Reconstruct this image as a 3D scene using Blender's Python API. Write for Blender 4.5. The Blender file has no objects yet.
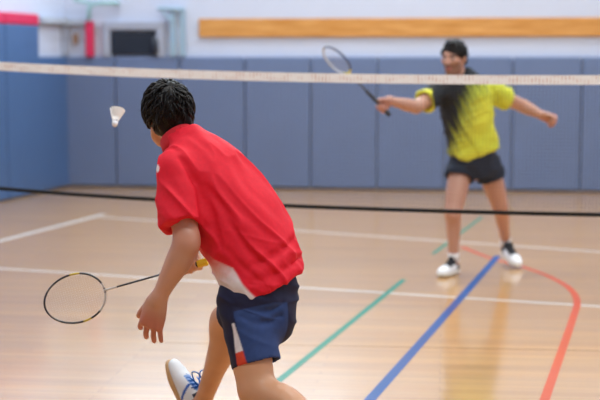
import bpy, math, random
import numpy as np
from mathutils import Vector, Matrix

random.seed(7)
rng = np.random.default_rng(7)
C = bpy.context.scene.collection
scene = bpy.context.scene

# ------------------------------------------------------------------ camera, world, exposure
EYE = np.array([0.0, 0.0, 1.65])
PITCH = math.radians(6.15)
FPX = 1300.0
cam_d = bpy.data.cameras.new('camera')
cam = bpy.data.objects.new('camera', cam_d); C.objects.link(cam)
cam.location = EYE
cam.rotation_euler = (math.radians(90) - PITCH, 0, 0)
cam_d.sensor_width = 36.0
cam_d.lens = FPX / 600.0 * 36.0
cam_d.clip_end = 200
cam_d.dof.use_dof = True
cam_d.dof.focus_distance = 4.72
cam_d.dof.aperture_fstop = 2.5
scene.camera = cam

world = bpy.data.worlds.new('world'); scene.world = world
world.use_nodes = True
bg = world.node_tree.nodes['Background']
bg.inputs[0].default_value = (0.75, 0.85, 1.0, 1); bg.inputs[1].default_value = 0.3

scene.view_settings.view_transform = 'Standard'
scene.view_settings.look = 'None'
scene.view_settings.gamma = 1
scene.view_settings.use_curve_mapping = False
scene.view_settings.exposure = 0.10
scene.cycles.use_denoising = True
scene.cycles.max_bounces = 8
scene.cycles.sample_clamp_indirect = 6

LAMP_POWER = 80.0
LAMP_COLOR = (0.87, 0.97, 1.0)
WINDOW_GLOW = 7.0

# ------------------------------------------------------------------ helpers
def at(px, py, Y):
    """world point at depth Y that the photograph shows at pixel (px, py)"""
    a = (px - 300) / FPX; b = (200 - py) / FPX
    cp, sp = math.cos(PITCH), math.sin(PITCH)
    d = np.array([a, cp + b * sp, -sp + b * cp])
    return EYE + d * (Y / d[1])

def fl(px, py, z=0.0):
    a = (px - 300) / FPX; b = (200 - py) / FPX
    cp, sp = math.cos(PITCH), math.sin(PITCH)
    d = np.array([a, cp + b * sp, -sp + b * cp])
    return EYE + d * ((z - EYE[2]) / d[2])

def nrm(v):
    v = np.asarray(v, float); return v / np.linalg.norm(v)

def lin(r, g, b):
    f = lambda c: (c / 255 / 12.92) if c / 255 <= 0.04045 else ((c / 255 + 0.055) / 1.055) ** 2.4
    return (f(r), f(g), f(b))

def mat(name, col=(0.8, 0.8, 0.8), rough=0.5, attr=False, metal=0.0, spec=0.5, coat=0.0, sub=0.0, noise=0.0, nscale=30, bump=0.0, bscale=200):
    m = bpy.data.materials.new(name); m.use_nodes = True
    nt = m.node_tree; b = nt.nodes['Principled BSDF']
    b.inputs['Roughness'].default_value = rough
    b.inputs['Metallic'].default_value = metal
    b.inputs['Specular IOR Level'].default_value = spec
    b.inputs['Coat Weight'].default_value = coat
    if sub:
        b.inputs['Subsurface Weight'].default_value = sub
        b.inputs['Subsurface Radius'].default_value = (1.0, 0.35, 0.2)
        b.inputs['Subsurface Scale'].default_value = 0.012
    tc = nt.nodes.new('ShaderNodeTexCoord')
    if attr:
        src = nt.nodes.new('ShaderNodeAttribute'); src.attribute_name = 'col'
    else:
        src = nt.nodes.new('ShaderNodeRGB'); src.outputs[0].default_value = (*col, 1)
    out = src.outputs[0]
    if noise:
        n = nt.nodes.new('ShaderNodeTexNoise'); n.inputs['Scale'].default_value = nscale; n.inputs['Detail'].default_value = 4
        nt.links.new(tc.outputs['Object'], n.inputs['Vector'])
        mr = nt.nodes.new('ShaderNodeMapRange')
        mr.inputs[3].default_value = 1 - noise; mr.inputs[4].default_value = 1 + noise
        nt.links.new(n.outputs[0], mr.inputs[0])
        mx = nt.nodes.new('ShaderNodeVectorMath'); mx.operation = 'SCALE'
        nt.links.new(out, mx.inputs[0]); nt.links.new(mr.outputs[0], mx.inputs[3])
        out = mx.outputs[0]
    nt.links.new(out, b.inputs['Base Color'])
    if bump:
        n2 = nt.nodes.new('ShaderNodeTexNoise'); n2.inputs['Scale'].default_value = bscale; n2.inputs['Detail'].default_value = 3
        nt.links.new(tc.outputs['Object'], n2.inputs['Vector'])
        bp = nt.nodes.new('ShaderNodeBump'); bp.inputs['Strength'].default_value = bump; bp.inputs['Distance'].default_value = 0.004
        nt.links.new(n2.outputs[0], bp.inputs['Height']); nt.links.new(bp.outputs[0], b.inputs['Normal'])
    return m

def emit(name, col, strength):
    m = bpy.data.materials.new(name); m.use_nodes = True
    b = m.node_tree.nodes['Principled BSDF']
    b.inputs['Base Color'].default_value = (*col, 1)
    b.inputs['Emission Color'].default_value = (*col, 1)
    b.inputs['Emission Strength'].default_value = strength
    return m

LOC = {}
def thing(name, label, cat, loc=(0, 0, 0), group=None):
    o = bpy.data.objects.new(name, None); C.objects.link(o)
    o.location = loc; o.empty_display_size = 0.1
    LOC[o.name] = np.array(loc, float)
    tag(o, label, cat, group)
    return o

def tag(o, label, cat, group=None):
    o['label'] = label; o['category'] = cat
    if group: o['group'] = group
    return o

def mesh_obj(name, V, F, mats, parent=None, col=None, smooth=False, fmat=None, origin=None):
    """V in world space; the object sits at its thing's base"""
    V = np.asarray(V, float)
    base = LOC[parent.name] if parent is not None else (np.array(origin, float) if origin is not None else np.zeros(3))
    me = bpy.data.meshes.new(name)
    if isinstance(F, np.ndarray):
        W = (V - base).astype(np.float32)
        k = F.shape[1]
        me.vertices.add(len(W)); me.vertices.foreach_set('co', W.ravel())
        me.loops.add(F.size); me.loops.foreach_set('vertex_index', F.astype(np.int32).ravel())
        me.polygons.add(len(F)); me.polygons.foreach_set('loop_start', np.arange(0, F.size, k, dtype=np.int32))
        me.update(calc_edges=True)
    else:
        me.from_pydata([tuple(v) for v in (V - base)], [], F)
    me.validate()
    if not isinstance(mats, (list, tuple)): mats = [mats]
    for m in mats: me.materials.append(m)
    if fmat is not None: me.polygons.foreach_set('material_index', np.asarray(fmat, np.int32))
    if smooth: me.polygons.foreach_set('use_smooth', np.ones(len(me.polygons), bool))
    if col is not None:
        a = me.color_attributes.new('col', 'FLOAT_COLOR', 'POINT')
        cc = np.ones((len(V), 4), np.float32); cc[:, :3] = col
        a.data.foreach_set('color', cc.ravel())
    o = bpy.data.objects.new(name, me); C.objects.link(o)
    o.location = (0, 0, 0) if parent is not None else base
    if parent is not None:
        o.parent = parent
    LOC[o.name] = base
    return o

class MB:
    """collects boxes, tubes and lofts for one mesh"""
    def __init__(s): s.V = []; s.F = []; s.M = []; s.Cc = []
    def add(s, V, F, m=0, col=None):
        o = len(s.V); s.V += [tuple(v) for v in V]; s.F += [tuple(i + o for i in f) for f in F]; s.M += [m] * len(F)
        s.Cc += [col if col is not None else (1, 1, 1)] * len(V)
    def box(s, c, size, ax=None, m=0, bev=0.0):
        """box centred at c, half sizes along the axes ax (rows)"""
        ax = np.eye(3) if ax is None else np.asarray(ax)
        h = np.asarray(size, float) / 2; c = np.asarray(c, float)
        if bev <= 0:
            V = [c + (np.array([x, y, z]) * h) @ ax for x in (-1, 1) for y in (-1, 1) for z in (-1, 1)]
            F = [(0, 1, 3, 2), (4, 6, 7, 5), (0, 4, 5, 1), (2, 3, 7, 6), (0, 2, 6, 4), (1, 5, 7, 3)]
            s.add(V, F, m); return
        import bmesh
        bm = bmesh.new(); bmesh.ops.create_cube(bm, size=2)
        for v in bm.verts: v.co = Vector(np.array(v.co) * h)
        bmesh.ops.bevel(bm, geom=list(bm.edges), offset=bev, segments=2, affect='EDGES', profile=0.6)
        bm.verts.index_update()
        V = [c + np.array(v.co) @ ax for v in bm.verts]; F = [tuple(v.index for v in f.verts) for f in bm.faces]
        bm.free(); s.add(V, F, m)
    def tube(s, P, r, n=6, m=0, closed=False, cap=True, col=None):
        P = [np.asarray(p, float) for p in P]; N = len(P)
        rr = [r] * N if np.isscalar(r) else list(r)
        V = []; up = None
        for i in range(N):
            if closed: t = nrm(P[(i + 1) % N] - P[i - 1])
            else: t = nrm(P[min(i + 1, N - 1)] - P[max(i - 1, 0)])
            if up is None:
                up = np.array([0, 0, 1.0]) if abs(t[2]) < 0.9 else np.array([1.0, 0, 0])
            a = nrm(np.cross(t, up)); b = np.cross(a, t); up = b
            for k in range(n):
                an = 2 * math.pi * k / n
                V.append(P[i] + rr[i] * (math.cos(an) * a + math.sin(an) * b))
        F = []
        for i in range(N if closed else N - 1):
            j = (i + 1) % N
            for k in range(n):
                F.append((i * n + k, i * n + (k + 1) % n, j * n + (k + 1) % n, j * n + k))
        if cap and not closed:
            F.append(tuple(range(n))[::-1]); F.append(tuple((N - 1) * n + k for k in range(n)))
        s.add(V, F, m, col)
    def build(s, name, mats, parent=None, smooth=False, usecol=False, origin=None):
        return mesh_obj(name, np.array(s.V), s.F, mats, parent, np.array(s.Cc) if usecol else None, smooth, s.M, origin)

# ---- value noise
def vnoise(P, seed=0):
    P = np.asarray(P, np.float64); i = np.floor(P).astype(np.int64); f = P - i; f = f * f * (3 - 2 * f)
    def h(x, y, z):
        n = (x * 374761393 + y * 668265263 + z * 2147483647 + seed * 974711) & 0xffffffff
        n = ((n ^ (n >> 13)) * 1274126177) & 0xffffffff
        n = n ^ (n >> 16)
        return (n & 0xffff) / 65535.0
    r = 0
    for dx in (0, 1):
        for dy in (0, 1):
            for dz in (0, 1):
                w = (f[:, 0] if dx else 1 - f[:, 0]) * (f[:, 1] if dy else 1 - f[:, 1]) * (f[:, 2] if dz else 1 - f[:, 2])
                r = r + w * h(i[:, 0] + dx, i[:, 1] + dy, i[:, 2] + dz)
    return r

# ---- distance-field sculpting: one continuous surface per body or garment
class Vol:
    def __init__(s, lo, hi, h):
        s.lo = np.asarray(lo, float); s.h = h
        s.n = np.ceil((np.asarray(hi, float) - s.lo) / h).astype(int) + 1
        s.d = np.full(tuple(s.n), 0.5, np.float32)
    def _win(s, lo, hi, pad):
        a = np.clip(np.floor((np.asarray(lo) - pad - s.lo) / s.h).astype(int), 0, s.n)
        b = np.clip(np.ceil((np.asarray(hi) + pad - s.lo) / s.h).astype(int) + 1, 0, s.n)
        if np.any(b <= a): return None, None
        sl = tuple(slice(a[i], b[i]) for i in range(3))
        g = [(s.lo[i] + s.h * np.arange(a[i], b[i])).astype(np.float32) for i in range(3)]
        return sl, (g[0][:, None, None], g[1][None, :, None], g[2][None, None, :])
    def _merge(s, sl, d, k, op):
        a = s.d[sl]
        if op == 'add':
            hh = np.maximum(k - np.abs(a - d), 0) / k
            s.d[sl] = np.minimum(a, d) - hh * hh * k * 0.25
        else:
            d = -d
            hh = np.maximum(k - np.abs(a - d), 0) / k
            s.d[sl] = np.maximum(a, d) + hh * hh * k * 0.25
    def limb(s, P, R, k=0.02, n=None, flat=1.0, sub=4, op='add', ki=0.006, end=None):
        P = [np.asarray(p, float) for p in P]; N = len(P)
        FL = [flat] * N if np.isscalar(flat) else list(flat)
        X = [np.concatenate([p, [r, f]]) for p, r, f in zip(P, R, FL)]
        Q = []
        if N == 2 or sub == 1: Q = X
        else:
            for i in range(N - 1):
                p0 = X[i - 1] if i > 0 else 2 * X[0] - X[1]; p1 = X[i]; p2 = X[i + 1]; p3 = X[i + 2] if i + 2 < N else 2 * X[-1] - X[-2]
                for j in range(sub):
                    t = j / sub
                    q = 0.5 * (2 * p1 + (p2 - p0) * t + (2 * p0 - 5 * p1 + 4 * p2 - p3) * t * t + (3 * p1 - p0 - 3 * p2 + p3) * t ** 3)
                    Q.append(q)
            Q.append(X[-1])
        A = np.array(Q); rm = A[:, 3].max()
        sl, g = s._win(A[:, :3].min(0) - rm, A[:, :3].max(0) + rm, k + 3 * s.h)
        if sl is None: return
        D = None
        for i in range(len(Q) - 1):
            a, b = Q[i], Q[i + 1]
            ab = b[:3] - a[:3]; L2 = max(ab @ ab, 1e-9)
            q = [g[j] - np.float32(a[j]) for j in range(3)]
            t = np.clip((q[0] * ab[0] + q[1] * ab[1] + q[2] * ab[2]) / L2, 0, 1).astype(np.float32)
            v = [q[j] - t * np.float32(ab[j]) for j in range(3)]
            l2 = v[0] ** 2 + v[1] ** 2 + v[2] ** 2
            r = a[3] + t * (b[3] - a[3])
            if n is not None:
                fv = a[4] + t * (b[4] - a[4])
                vn = v[0] * n[0] + v[1] * n[1] + v[2] * n[2]
                s2 = np.sqrt(l2 + vn ** 2 * (1 / fv ** 2 - 1)) + 1e-6
                d = (s2 - r) * (np.sqrt(l2) + 1e-6) / s2
                # inside, keep the sign and a sane size
            else:
                d = np.sqrt(l2) - r
            d = d.astype(np.float32)
            if D is None: D = d
            else:
                hh = np.maximum(ki - np.abs(D - d), 0) / ki
                D = np.minimum(D, d) - hh * hh * ki * 0.25
        if end is not None:
            p_, n_ = end
            D = np.maximum(D, (g[0] - p_[0]) * n_[0] + (g[1] - p_[1]) * n_[1] + (g[2] - p_[2]) * n_[2]).astype(np.float32)
        s._merge(sl, D, k, op)
    def ell(s, c, rad, ax=None, k=0.02, op='add'):
        c = np.asarray(c, float); rad = np.asarray(rad, float); ax = np.eye(3) if ax is None else np.asarray(ax)
        sl, g = s._win(c - rad.max(), c + rad.max(), k + 3 * s.h)
        if sl is None: return
        q = [g[j] - np.float32(c[j]) for j in range(3)]
        u = [q[0] * ax[i][0] + q[1] * ax[i][1] + q[2] * ax[i][2] for i in range(3)]
        k0 = np.sqrt(sum((u[i] / rad[i]) ** 2 for i in range(3))) + 1e-6
        k1 = np.sqrt(sum((u[i] / rad[i] ** 2) ** 2 for i in range(3))) + 1e-6
        s._merge(sl, (k0 * (k0 - 1) / k1).astype(np.float32), k, op)
    def cut(s, p, n, k=0.004, lo=None, hi=None):
        """keep the side of the plane that n points away from, inside the window"""
        lo = s.lo if lo is None else lo; hi = s.lo + s.h * s.n if hi is None else hi
        sl, g = s._win(lo, hi, 0)
        if sl is None: return
        d = (g[0] - p[0]) * n[0] + (g[1] - p[1]) * n[1] + (g[2] - p[2]) * n[2]
        a = s.d[sl]; hh = np.maximum(k - np.abs(a - d), 0) / k
        s.d[sl] = np.maximum(a, d) + hh * hh * k * 0.25
    def hit(s, px, py):
        for Y in np.arange(s.lo[1], s.lo[1] + s.h * s.n[1], s.h * 0.6):
            p = at(px, py, Y); i = np.round((p - s.lo) / s.h).astype(int)
            if np.all(i >= 0) and np.all(i < s.n) and s.d[tuple(i)] < 0: return p
        return None
    def crease(s, pix, r, k=0.014, depth=0.0):
        P = [s.hit(*q) for q in pix]; P = [p for p in P if p is not None]
        if len(P) < 2: return
        R_ = [r * (0.35 + 0.65 * math.sin(math.pi * (0.15 + 0.7 * i / (len(P) - 1)))) for i in range(len(P))]
        s.limb([p - np.array([0, r * 0.45 - depth, 0]) for p in P], R_, k, op='sub', sub=3)
    def mesh(s, smooth=2):
        d = s.d; d[0] = d[-1] = 0.5; d[:, 0] = d[:, -1] = 0.5; d[:, :, 0] = d[:, :, -1] = 0.5
        ins = d < 0
        nx, ny, nz = d.shape
        cnt = np.zeros((nx - 1, ny - 1, nz - 1), np.uint8)
        for a in (0, 1):
            for b in (0, 1):
                for c in (0, 1):
                    cnt += ins[a:nx - 1 + a, b:ny - 1 + b, c:nz - 1 + c]
        act = (cnt > 0) & (cnt < 8)
        idx = np.full(act.shape, -1, np.int32); I = np.argwhere(act); idx[act] = np.arange(len(I))
        acc = np.zeros((len(I), 3)); w = np.zeros(len(I))
        cor = [(a, b, c) for a in (0, 1) for b in (0, 1) for c in (0, 1)]
        val = {c: d[I[:, 0] + c[0], I[:, 1] + c[1], I[:, 2] + c[2]].astype(float) for c in cor}
        for c in cor:
            for ax in range(3):
                if c[ax] == 0:
                    e = list(c); e[ax] = 1; e = tuple(e)
                    x, y = val[c], val[e]; m = (x < 0) != (y < 0)
                    t = np.where(m, x / np.where(m, x - y, 1), 0)
                    p = np.tile(np.array(c, float), (len(I), 1)); p[:, ax] += t
                    acc[m] += p[m]; w[m] += 1
        V = s.lo + s.h * (I + acc / w[:, None])
        Fs = []
        for ax in range(3):
            o = [x for x in range(3) if x != ax]
            lo = [slice(None)] * 3; hi = [slice(None)] * 3
            lo[ax] = slice(0, -1); hi[ax] = slice(1, None)
            ch = ins[tuple(lo)] != ins[tuple(hi)]
            E = np.argwhere(ch)
            E = E[(E[:, o[0]] > 0) & (E[:, o[1]] > 0) & (E[:, o[0]] < d.shape[o[0]] - 1) & (E[:, o[1]] < d.shape[o[1]] - 1)]
            def cell(da, db):
                K = E.copy(); K[:, o[0]] -= da; K[:, o[1]] -= db
                return idx[K[:, 0], K[:, 1], K[:, 2]]
            q = np.stack([cell(1, 1), cell(0, 1), cell(0, 0), cell(1, 0)], 1)
            sgn = ins[E[:, 0], E[:, 1], E[:, 2]]
            if ax == 1: sgn = ~sgn
            q[~sgn] = q[~sgn][:, ::-1]
            Fs.append(q)
        F = np.concatenate(Fs); F = F[(F >= 0).all(1)]
        for _ in range(smooth): V = relax(V, F, 0.5)
        return V, F

def relax(V, F, f):
    S = np.zeros_like(V); n = np.zeros(len(V))
    for k in range(4):
        a, b = F[:, k], F[:, (k + 1) % 4]
        for j in range(3):
            S[:, j] += np.bincount(a, V[b, j], len(V)) + np.bincount(b, V[a, j], len(V))
        n += np.bincount(a, minlength=len(V)) + np.bincount(b, minlength=len(V))
    return V + f * (S / np.maximum(n, 1)[:, None] - V)

def normals(V, F):
    N = np.cross(V[F[:, 2]] - V[F[:, 0]], V[F[:, 3]] - V[F[:, 1]])
    R = np.zeros_like(V)
    for k in range(4):
        for j in range(3): R[:, j] += np.bincount(F[:, k], N[:, j], len(V))
    return R / np.maximum(np.linalg.norm(R, axis=1), 1e-12)[:, None]

def mixc(a, b, t):
    a = np.asarray(a); b = np.asarray(b); t = np.clip(np.asarray(t), 0, 1)[:, None]
    return a * (1 - t) + b * t

def sstep(a, b, x):
    t = np.clip((x - a) / (b - a), 0, 1); return t * t * (3 - 2 * t)

# ------------------------------------------------------------------ the hall
CORNER = np.array([-3.07, 17.0, 0.0])
E1 = nrm([6.82, -0.75, 0]); N1 = np.array([E1[1], -E1[0], 0])          # along the back wall; into the room
E2 = nrm([-0.465, -1.68, 0]); N2 = np.array([-E2[1], E2[0], 0])        # along the left wall towards the viewer; into the room
UP = np.array([0, 0, 1.0])
HALL_H = 7.0
def bw(s, z, off=0): return CORNER + E1 * s + N1 * off + UP * z
def lw(s, z, off=0): return CORNER + E2 * s + N2 * off + UP * z

white_paint = mat('white_wall_paint', lin(197, 205, 226), 0.55, noise=0.03, nscale=3)
ceiling_paint = mat('ceiling_paint', lin(225, 226, 230), 0.7, noise=0.03, nscale=2)
def struct(mb, name, m):
    o = mb.build(name, m); o['kind'] = 'structure'; return o

BL, LL = 15.0, 23.5
b_ = MB(); c_ = bw(BL / 2 - 0.5, HALL_H / 2, -0.15); b_.box(c_, (BL + 1, 0.3, HALL_H), [E1, -N1, UP]); struct(b_, 'wall_back', white_paint)
b_ = MB(); c_ = lw(LL / 2 - 0.3, HALL_H / 2, -0.15); b_.box(c_, (LL + 0.6, 0.3, HALL_H), [E2, N2, UP]); struct(b_, 'wall_left', white_paint)
PR = bw(BL, 0); QR = np.array([PR[0] - 1.0, -6.3, 0])
er = nrm(QR - PR); nr = np.array([-er[1], er[0], 0])
b_ = MB(); b_.box((PR + QR) / 2 + UP * HALL_H / 2 + nr * 0.15, (np.linalg.norm(QR - PR) + 1, 0.3, HALL_H), [er, nr, UP]); struct(b_, 'wall_right', white_paint)
PL = lw(LL, 0)
b_ = MB(); ef = nrm(QR - PL); b_.box((PL + QR) / 2 + UP * HALL_H / 2 - np.array([-ef[1], ef[0], 0]) * 0.15, (np.linalg.norm(QR - PL) + 1.2, 0.3, HALL_H), [ef, np.array([-ef[1], ef[0], 0]), UP]); struct(b_, 'wall_front', white_paint)
b_ = MB(); b_.box((1.5, 5.5, HALL_H + 0.1), (27, 27, 0.2)); struct(b_, 'ceiling', ceiling_paint)

# floor: varnished maple boards running along the back wall
def floor_material():
    m = bpy.data.materials.new('varnished_floorboards'); m.use_nodes = True
    nt = m.node_tree; b = nt.nodes['Principled BSDF']
    g = nt.nodes.new('ShaderNodeNewGeometry')
    mp = nt.nodes.new('ShaderNodeMapping'); mp.inputs['Rotation'].default_value = (0, 0, -math.atan2(E1[1], E1[0]))
    nt.links.new(g.outputs['Position'], mp.inputs['Vector'])
    br = nt.nodes.new('ShaderNodeTexBrick')
    br.offset = 0.37; br.offset_frequency = 3
    br.inputs['Color1'].default_value = (*lin(211, 160, 94), 1); br.inputs['Color2'].default_value = (*lin(202, 149, 85), 1)
    br.inputs['Mortar'].default_value = (*lin(150, 105, 70), 1)
    br.inputs['Scale'].default_value = 1.0; br.inputs['Mortar Size'].default_value = 0.0012; br.inputs['Bias'].default_value = 0.0
    br.inputs['Brick Width'].default_value = 1.7; br.inputs['Row Height'].default_value = 0.062
    nt.links.new(mp.outputs[0], br.inputs['Vector'])
    mp2 = nt.nodes.new('ShaderNodeMapping'); mp2.inputs['Scale'].default_value = (0.6, 9, 1)
    nt.links.new(mp.outputs[0], mp2.inputs['Vector'])
    n = nt.nodes.new('ShaderNodeTexNoise'); n.inputs['Scale'].default_value = 1.0; n.inputs['Detail'].default_value = 6
    nt.links.new(mp2.outputs[0], n.inputs['Vector'])
    mr = nt.nodes.new('ShaderNodeMapRange'); mr.inputs[1].default_value = 0.3; mr.inputs[2].default_value = 0.7; mr.inputs[3].default_value = 0.84; mr.inputs[4].default_value = 1.10
    nt.links.new(n.outputs[0], mr.inputs[0])
    sc = nt.nodes.new('ShaderNodeVectorMath'); sc.operation = 'SCALE'
    nt.links.new(br.outputs[0], sc.inputs[0]); nt.links.new(mr.outputs[0], sc.inputs[3])
    nt.links.new(sc.outputs[0], b.inputs['Base Color'])
    mr2 = nt.nodes.new('ShaderNodeMapRange'); mr2.inputs[3].default_value = 0.32; mr2.inputs[4].default_value = 0.44
    nt.links.new(n.outputs[0], mr2.inputs[0]); nt.links.new(mr2.outputs[0], b.inputs['Roughness'])
    bp = nt.nodes.new('ShaderNodeBump'); bp.inputs['Strength'].default_value = 0.07; bp.inputs['Distance'].default_value = 0.002
    nt.links.new(n.outputs[0], bp.inputs['Height']); nt.links.new(bp.outputs[0], b.inputs['Normal'])
    b.inputs['IOR'].default_value = 1.45
    b.inputs['Coat Weight'].default_value = 1.0; b.inputs['Coat Roughness'].default_value = 0.13; b.inputs['Coat IOR'].default_value = 1.55
    nt.links.new(bp.outputs[0], b.inputs['Coat Normal'])
    return m
FLOOR_M = floor_material()
b_ = MB(); b_.box((1.5, 5.5, -0.1), (27, 27, 0.2)); floor = struct(b_, 'floor', FLOOR_M); LOC[floor.name] = np.zeros(3)

def paint(name, c):
    m = mat(name, c, 0.45, noise=0.05, nscale=8, coat=0.55, spec=0.1)
    m.node_tree.nodes['Principled BSDF'].inputs['Coat Roughness'].default_value = 0.13
    return m
P_WHITE = paint('white_line_paint', lin(226, 220, 212)); P_BLUE = paint('blue_line_paint', lin(6, 76, 148))
P_GREEN = paint('green_line_paint', lin(30, 136, 110)); P_RED = paint('red_line_paint', lin(214, 82, 26)); P_DARK = paint('dark_joint', lin(110, 72, 48))
def strip(P, w, z, m, label):
    P = [np.array([p[0], p[1]]) for p in P]; V = []; F = []
    for i, p in enumerate(P):
        t = P[min(i + 1, len(P) - 1)] - P[max(i - 1, 0)]; t = t / np.linalg.norm(t); nn = np.array([-t[1], t[0]]) * w / 2
        for q in (p + nn, p - nn): V += [(q[0], q[1], z), (q[0], q[1], -0.002)]
    for i in range(len(P) - 1):
        a = 4 * i; b = a + 4
        F += [(a, a + 2, b + 2, b), (a, b, b + 1, a + 1), (a + 2, a + 3, b + 3, b + 2)]
    F += [(0, 1, 3, 2), (b, b + 2, b + 3, b + 1)]
    o = mesh_obj('painted_line', np.array(V), [f[::-1] if False else f for f in F], m, floor); o['label'] = label
    return o
def smooth_path(P, sub=8):
    P = [np.asarray(p, float) for p in P]; out = []
    for i in range(len(P) - 1):
        p0 = P[i - 1] if i else 2 * P[0] - P[1]; p1 = P[i]; p2 = P[i + 1]; p3 = P[i + 2] if i + 2 < len(P) else 2 * P[-1] - P[-2]
        for j in range(sub):
            t = j / sub
            out.append(0.5 * (2 * p1 + (p2 - p0) * t + (2 * p0 - 5 * p1 + 4 * p2 - p3) * t * t + (3 * p1 - p0 - 3 * p2 + p3) * t ** 3))
    out.append(P[-1]); return out
strip([fl(-60, 264.7), fl(680, 311.6)], 0.042, 0.0010, P_WHITE, 'white painted line across the court beyond the net')
strip([fl(-40, 251.3), fl(104, 214.2)], 0.06, 0.0010, P_WHITE, 'white painted side line at far left')
strip([fl(101, 217), fl(680, 257.6)], 0.04, 0.0011, P_WHITE, 'faint white painted line behind the far player')
strip([fl(352, 420), fl(498, 256)], 0.057, 0.0014, P_BLUE, 'blue painted line running away to the far player')
strip([fl(240, 412), fl(404, 279.5)], 0.042, 0.0013, P_GREEN, 'green painted line beside the red-shirted player')
strip([fl(433, 254), fl(482, 217)], 0.035, 0.0013, P_GREEN, 'short faint green painted line beyond the net')
strip(smooth_path([fl(538, 420), fl(546, 396), fl(560, 356), fl(573, 318), fl(577, 301), fl(569, 288), fl(548, 276), fl(520, 266), fl(490, 258), fl(462, 247)]), 0.048, 0.0012, P_RED, 'curved orange-red painted line')
strip([fl(150, 342.5), fl(700, 352.5)], 0.008, 0.0007, P_DARK, 'thin dark joint across the boards')

# ceiling lamps
white_metal = mat('white_enamel', lin(230, 230, 232), 0.4)
lamp_glow = emit('lamp_diffuser', LAMP_COLOR, 2.5)
def ceiling_light(x, y, k, power=1.0):
    z = HALL_H - 0.55
    t = thing('ceiling_light', 'long white ceiling lamp hanging above the hall', 'lamp', (x, y, z), 'ceiling lamps')
    b = MB(); b.box((x, y, z + 0.06), (1.5, 0.42, 0.10), bev=0.02); b.build('housing', white_metal, t)
    b = MB(); b.box((x, y, z + 0.004), (1.42, 0.34, 0.02)); b.build('diffuser', lamp_glow, t)
    b = MB()
    for s in (-0.6, 0.6):
        b = MB(); b.tube([(x + s, y, z + 0.1), (x + s, y, HALL_H)], 0.008, 6); b.build('suspension_rod', white_metal, t)
    l = bpy.data.lights.new('lamp_light', 'AREA'); l.shape = 'RECTANGLE'; l.size = 1.4; l.size_y = 0.32; l.energy = LAMP_POWER * power; l.color = LAMP_COLOR
    lo = bpy.data.objects.new('lamp_light', l); C.objects.link(lo); lo.parent = t; lo.location = (0, 0, -0.03)
k = 0
for yy in (-2.5, 2.0, 6.5, 11.0, 14.8):
    if yy < -2: continue
    for xx in (-3.0, 1.0, 5.0, 9.0):
        if xx < -2 and yy > 12: xx = -1.9
        ceiling_light(xx, yy, k, {1.0: 1.45, 5.0: 1.0, 9.0: 0.75}.get(xx, 0.8)); k += 1

# high window on the back wall at the left: its daylight gives the sheen on the boards
win_frame = mat('window_frame_paint', lin(232, 232, 234), 0.4)
day = emit('daylight_pane', (0.70, 0.87, 1.0), WINDOW_GLOW)
b = MB(); WS0, WS1, WZ0, WZ1 = 0.5, 3.8, 3.3, 6.4
for x in np.linspace(WS0, WS1, 5): b.box(bw(x, (WZ0 + WZ1) / 2, 0.03), (0.07, 0.07, WZ1 - WZ0 + 0.07), [E1, -N1, UP])
for z in (WZ0, (WZ0 + WZ1) / 2, WZ1): b.box(bw((WS0 + WS1) / 2, z, 0.03), (WS1 - WS0 + 0.07, 0.07, 0.07), [E1, -N1, UP])
wn = struct(b, 'window_1', win_frame); LOC[wn.name] = np.zeros(3)
b = MB(); b.box(bw((WS0 + WS1) / 2, (WZ0 + WZ1) / 2, 0.01), (WS1 - WS0, 0.015, WZ1 - WZ0), [E1, -N1, UP]); b.build('pane', day, wn)

# wall pads
pad_m = mat('blue_grey_vinyl', lin(102, 120, 158), 0.45, noise=0.07, nscale=2.5, bump=0.5, bscale=7)
pad_blue = mat('blue_vinyl', lin(70, 102, 150), 0.45, noise=0.07, nscale=2.5, bump=0.5, bscale=7)
red_vinyl = mat('red_vinyl', lin(206, 36, 84), 0.5)
PAD_H = 1.69
ORD = ['first', 'second', 'third', 'fourth', 'fifth', 'sixth', 'seventh', 'eighth', 'ninth', 'tenth', 'eleventh', 'twelfth', 'thirteenth', 'fourteenth', 'fifteenth', 'sixteenth']
edges = [0.0] + [0.69 + 0.847 * i for i in range(0, 11)]
for i in range(len(edges) - 1):
    s0, s1 = edges[i], edges[i + 1]
    o_ = bw((s0 + s1) / 2, 0, 0)
    b = MB(); b.box(bw((s0 + s1) / 2, PAD_H / 2 + 0.01, 0.035), (s1 - s0 - 0.012, 0.07, PAD_H - 0.02), [E1, -N1, UP], bev=0.022)
    ob = b.build('wall_pad', pad_m, origin=o_)
    tag(ob, 'blue-grey padded wall mat, %s from the left corner along the back wall' % ORD[i], 'wall mat', 'wall mats along the back wall')
b = MB(); b.box(lw(0.45, PAD_H / 2 + 0.01, 0.035), (0.80, 0.07, PAD_H - 0.02), [E2, N2, UP], bev=0.022)
tag(b.build('wall_pad', pad_blue, origin=lw(0.39, 0)), 'low blue wall mat on the left wall beside the corner', 'wall mat')
for i, (s0, s1) in enumerate(((0.88, 1.74), (1.745, 2.61), (2.615, 3.46))):
    c = (s0 + s1) / 2
    t = thing('tall_wall_pad', 'tall blue wall mat with a red top band on left wall, %s from the corner' % ORD[i], 'wall mat', tuple(lw(c, 0)), 'tall wall mats on the left wall')
    b = MB(); b.box(lw(c, 1.04, 0.05), (s1 - s0 - 0.01, 0.1, 2.06), [E2, N2, UP], bev=0.025); b.build('pad', pad_blue, t)
    b = MB(); b.box(lw(c, 2.14, 0.052), (s1 - s0 - 0.008, 0.105, 0.135), [E2, N2, UP], bev=0.02); b.build('top_band', red_vinyl, t)

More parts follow.
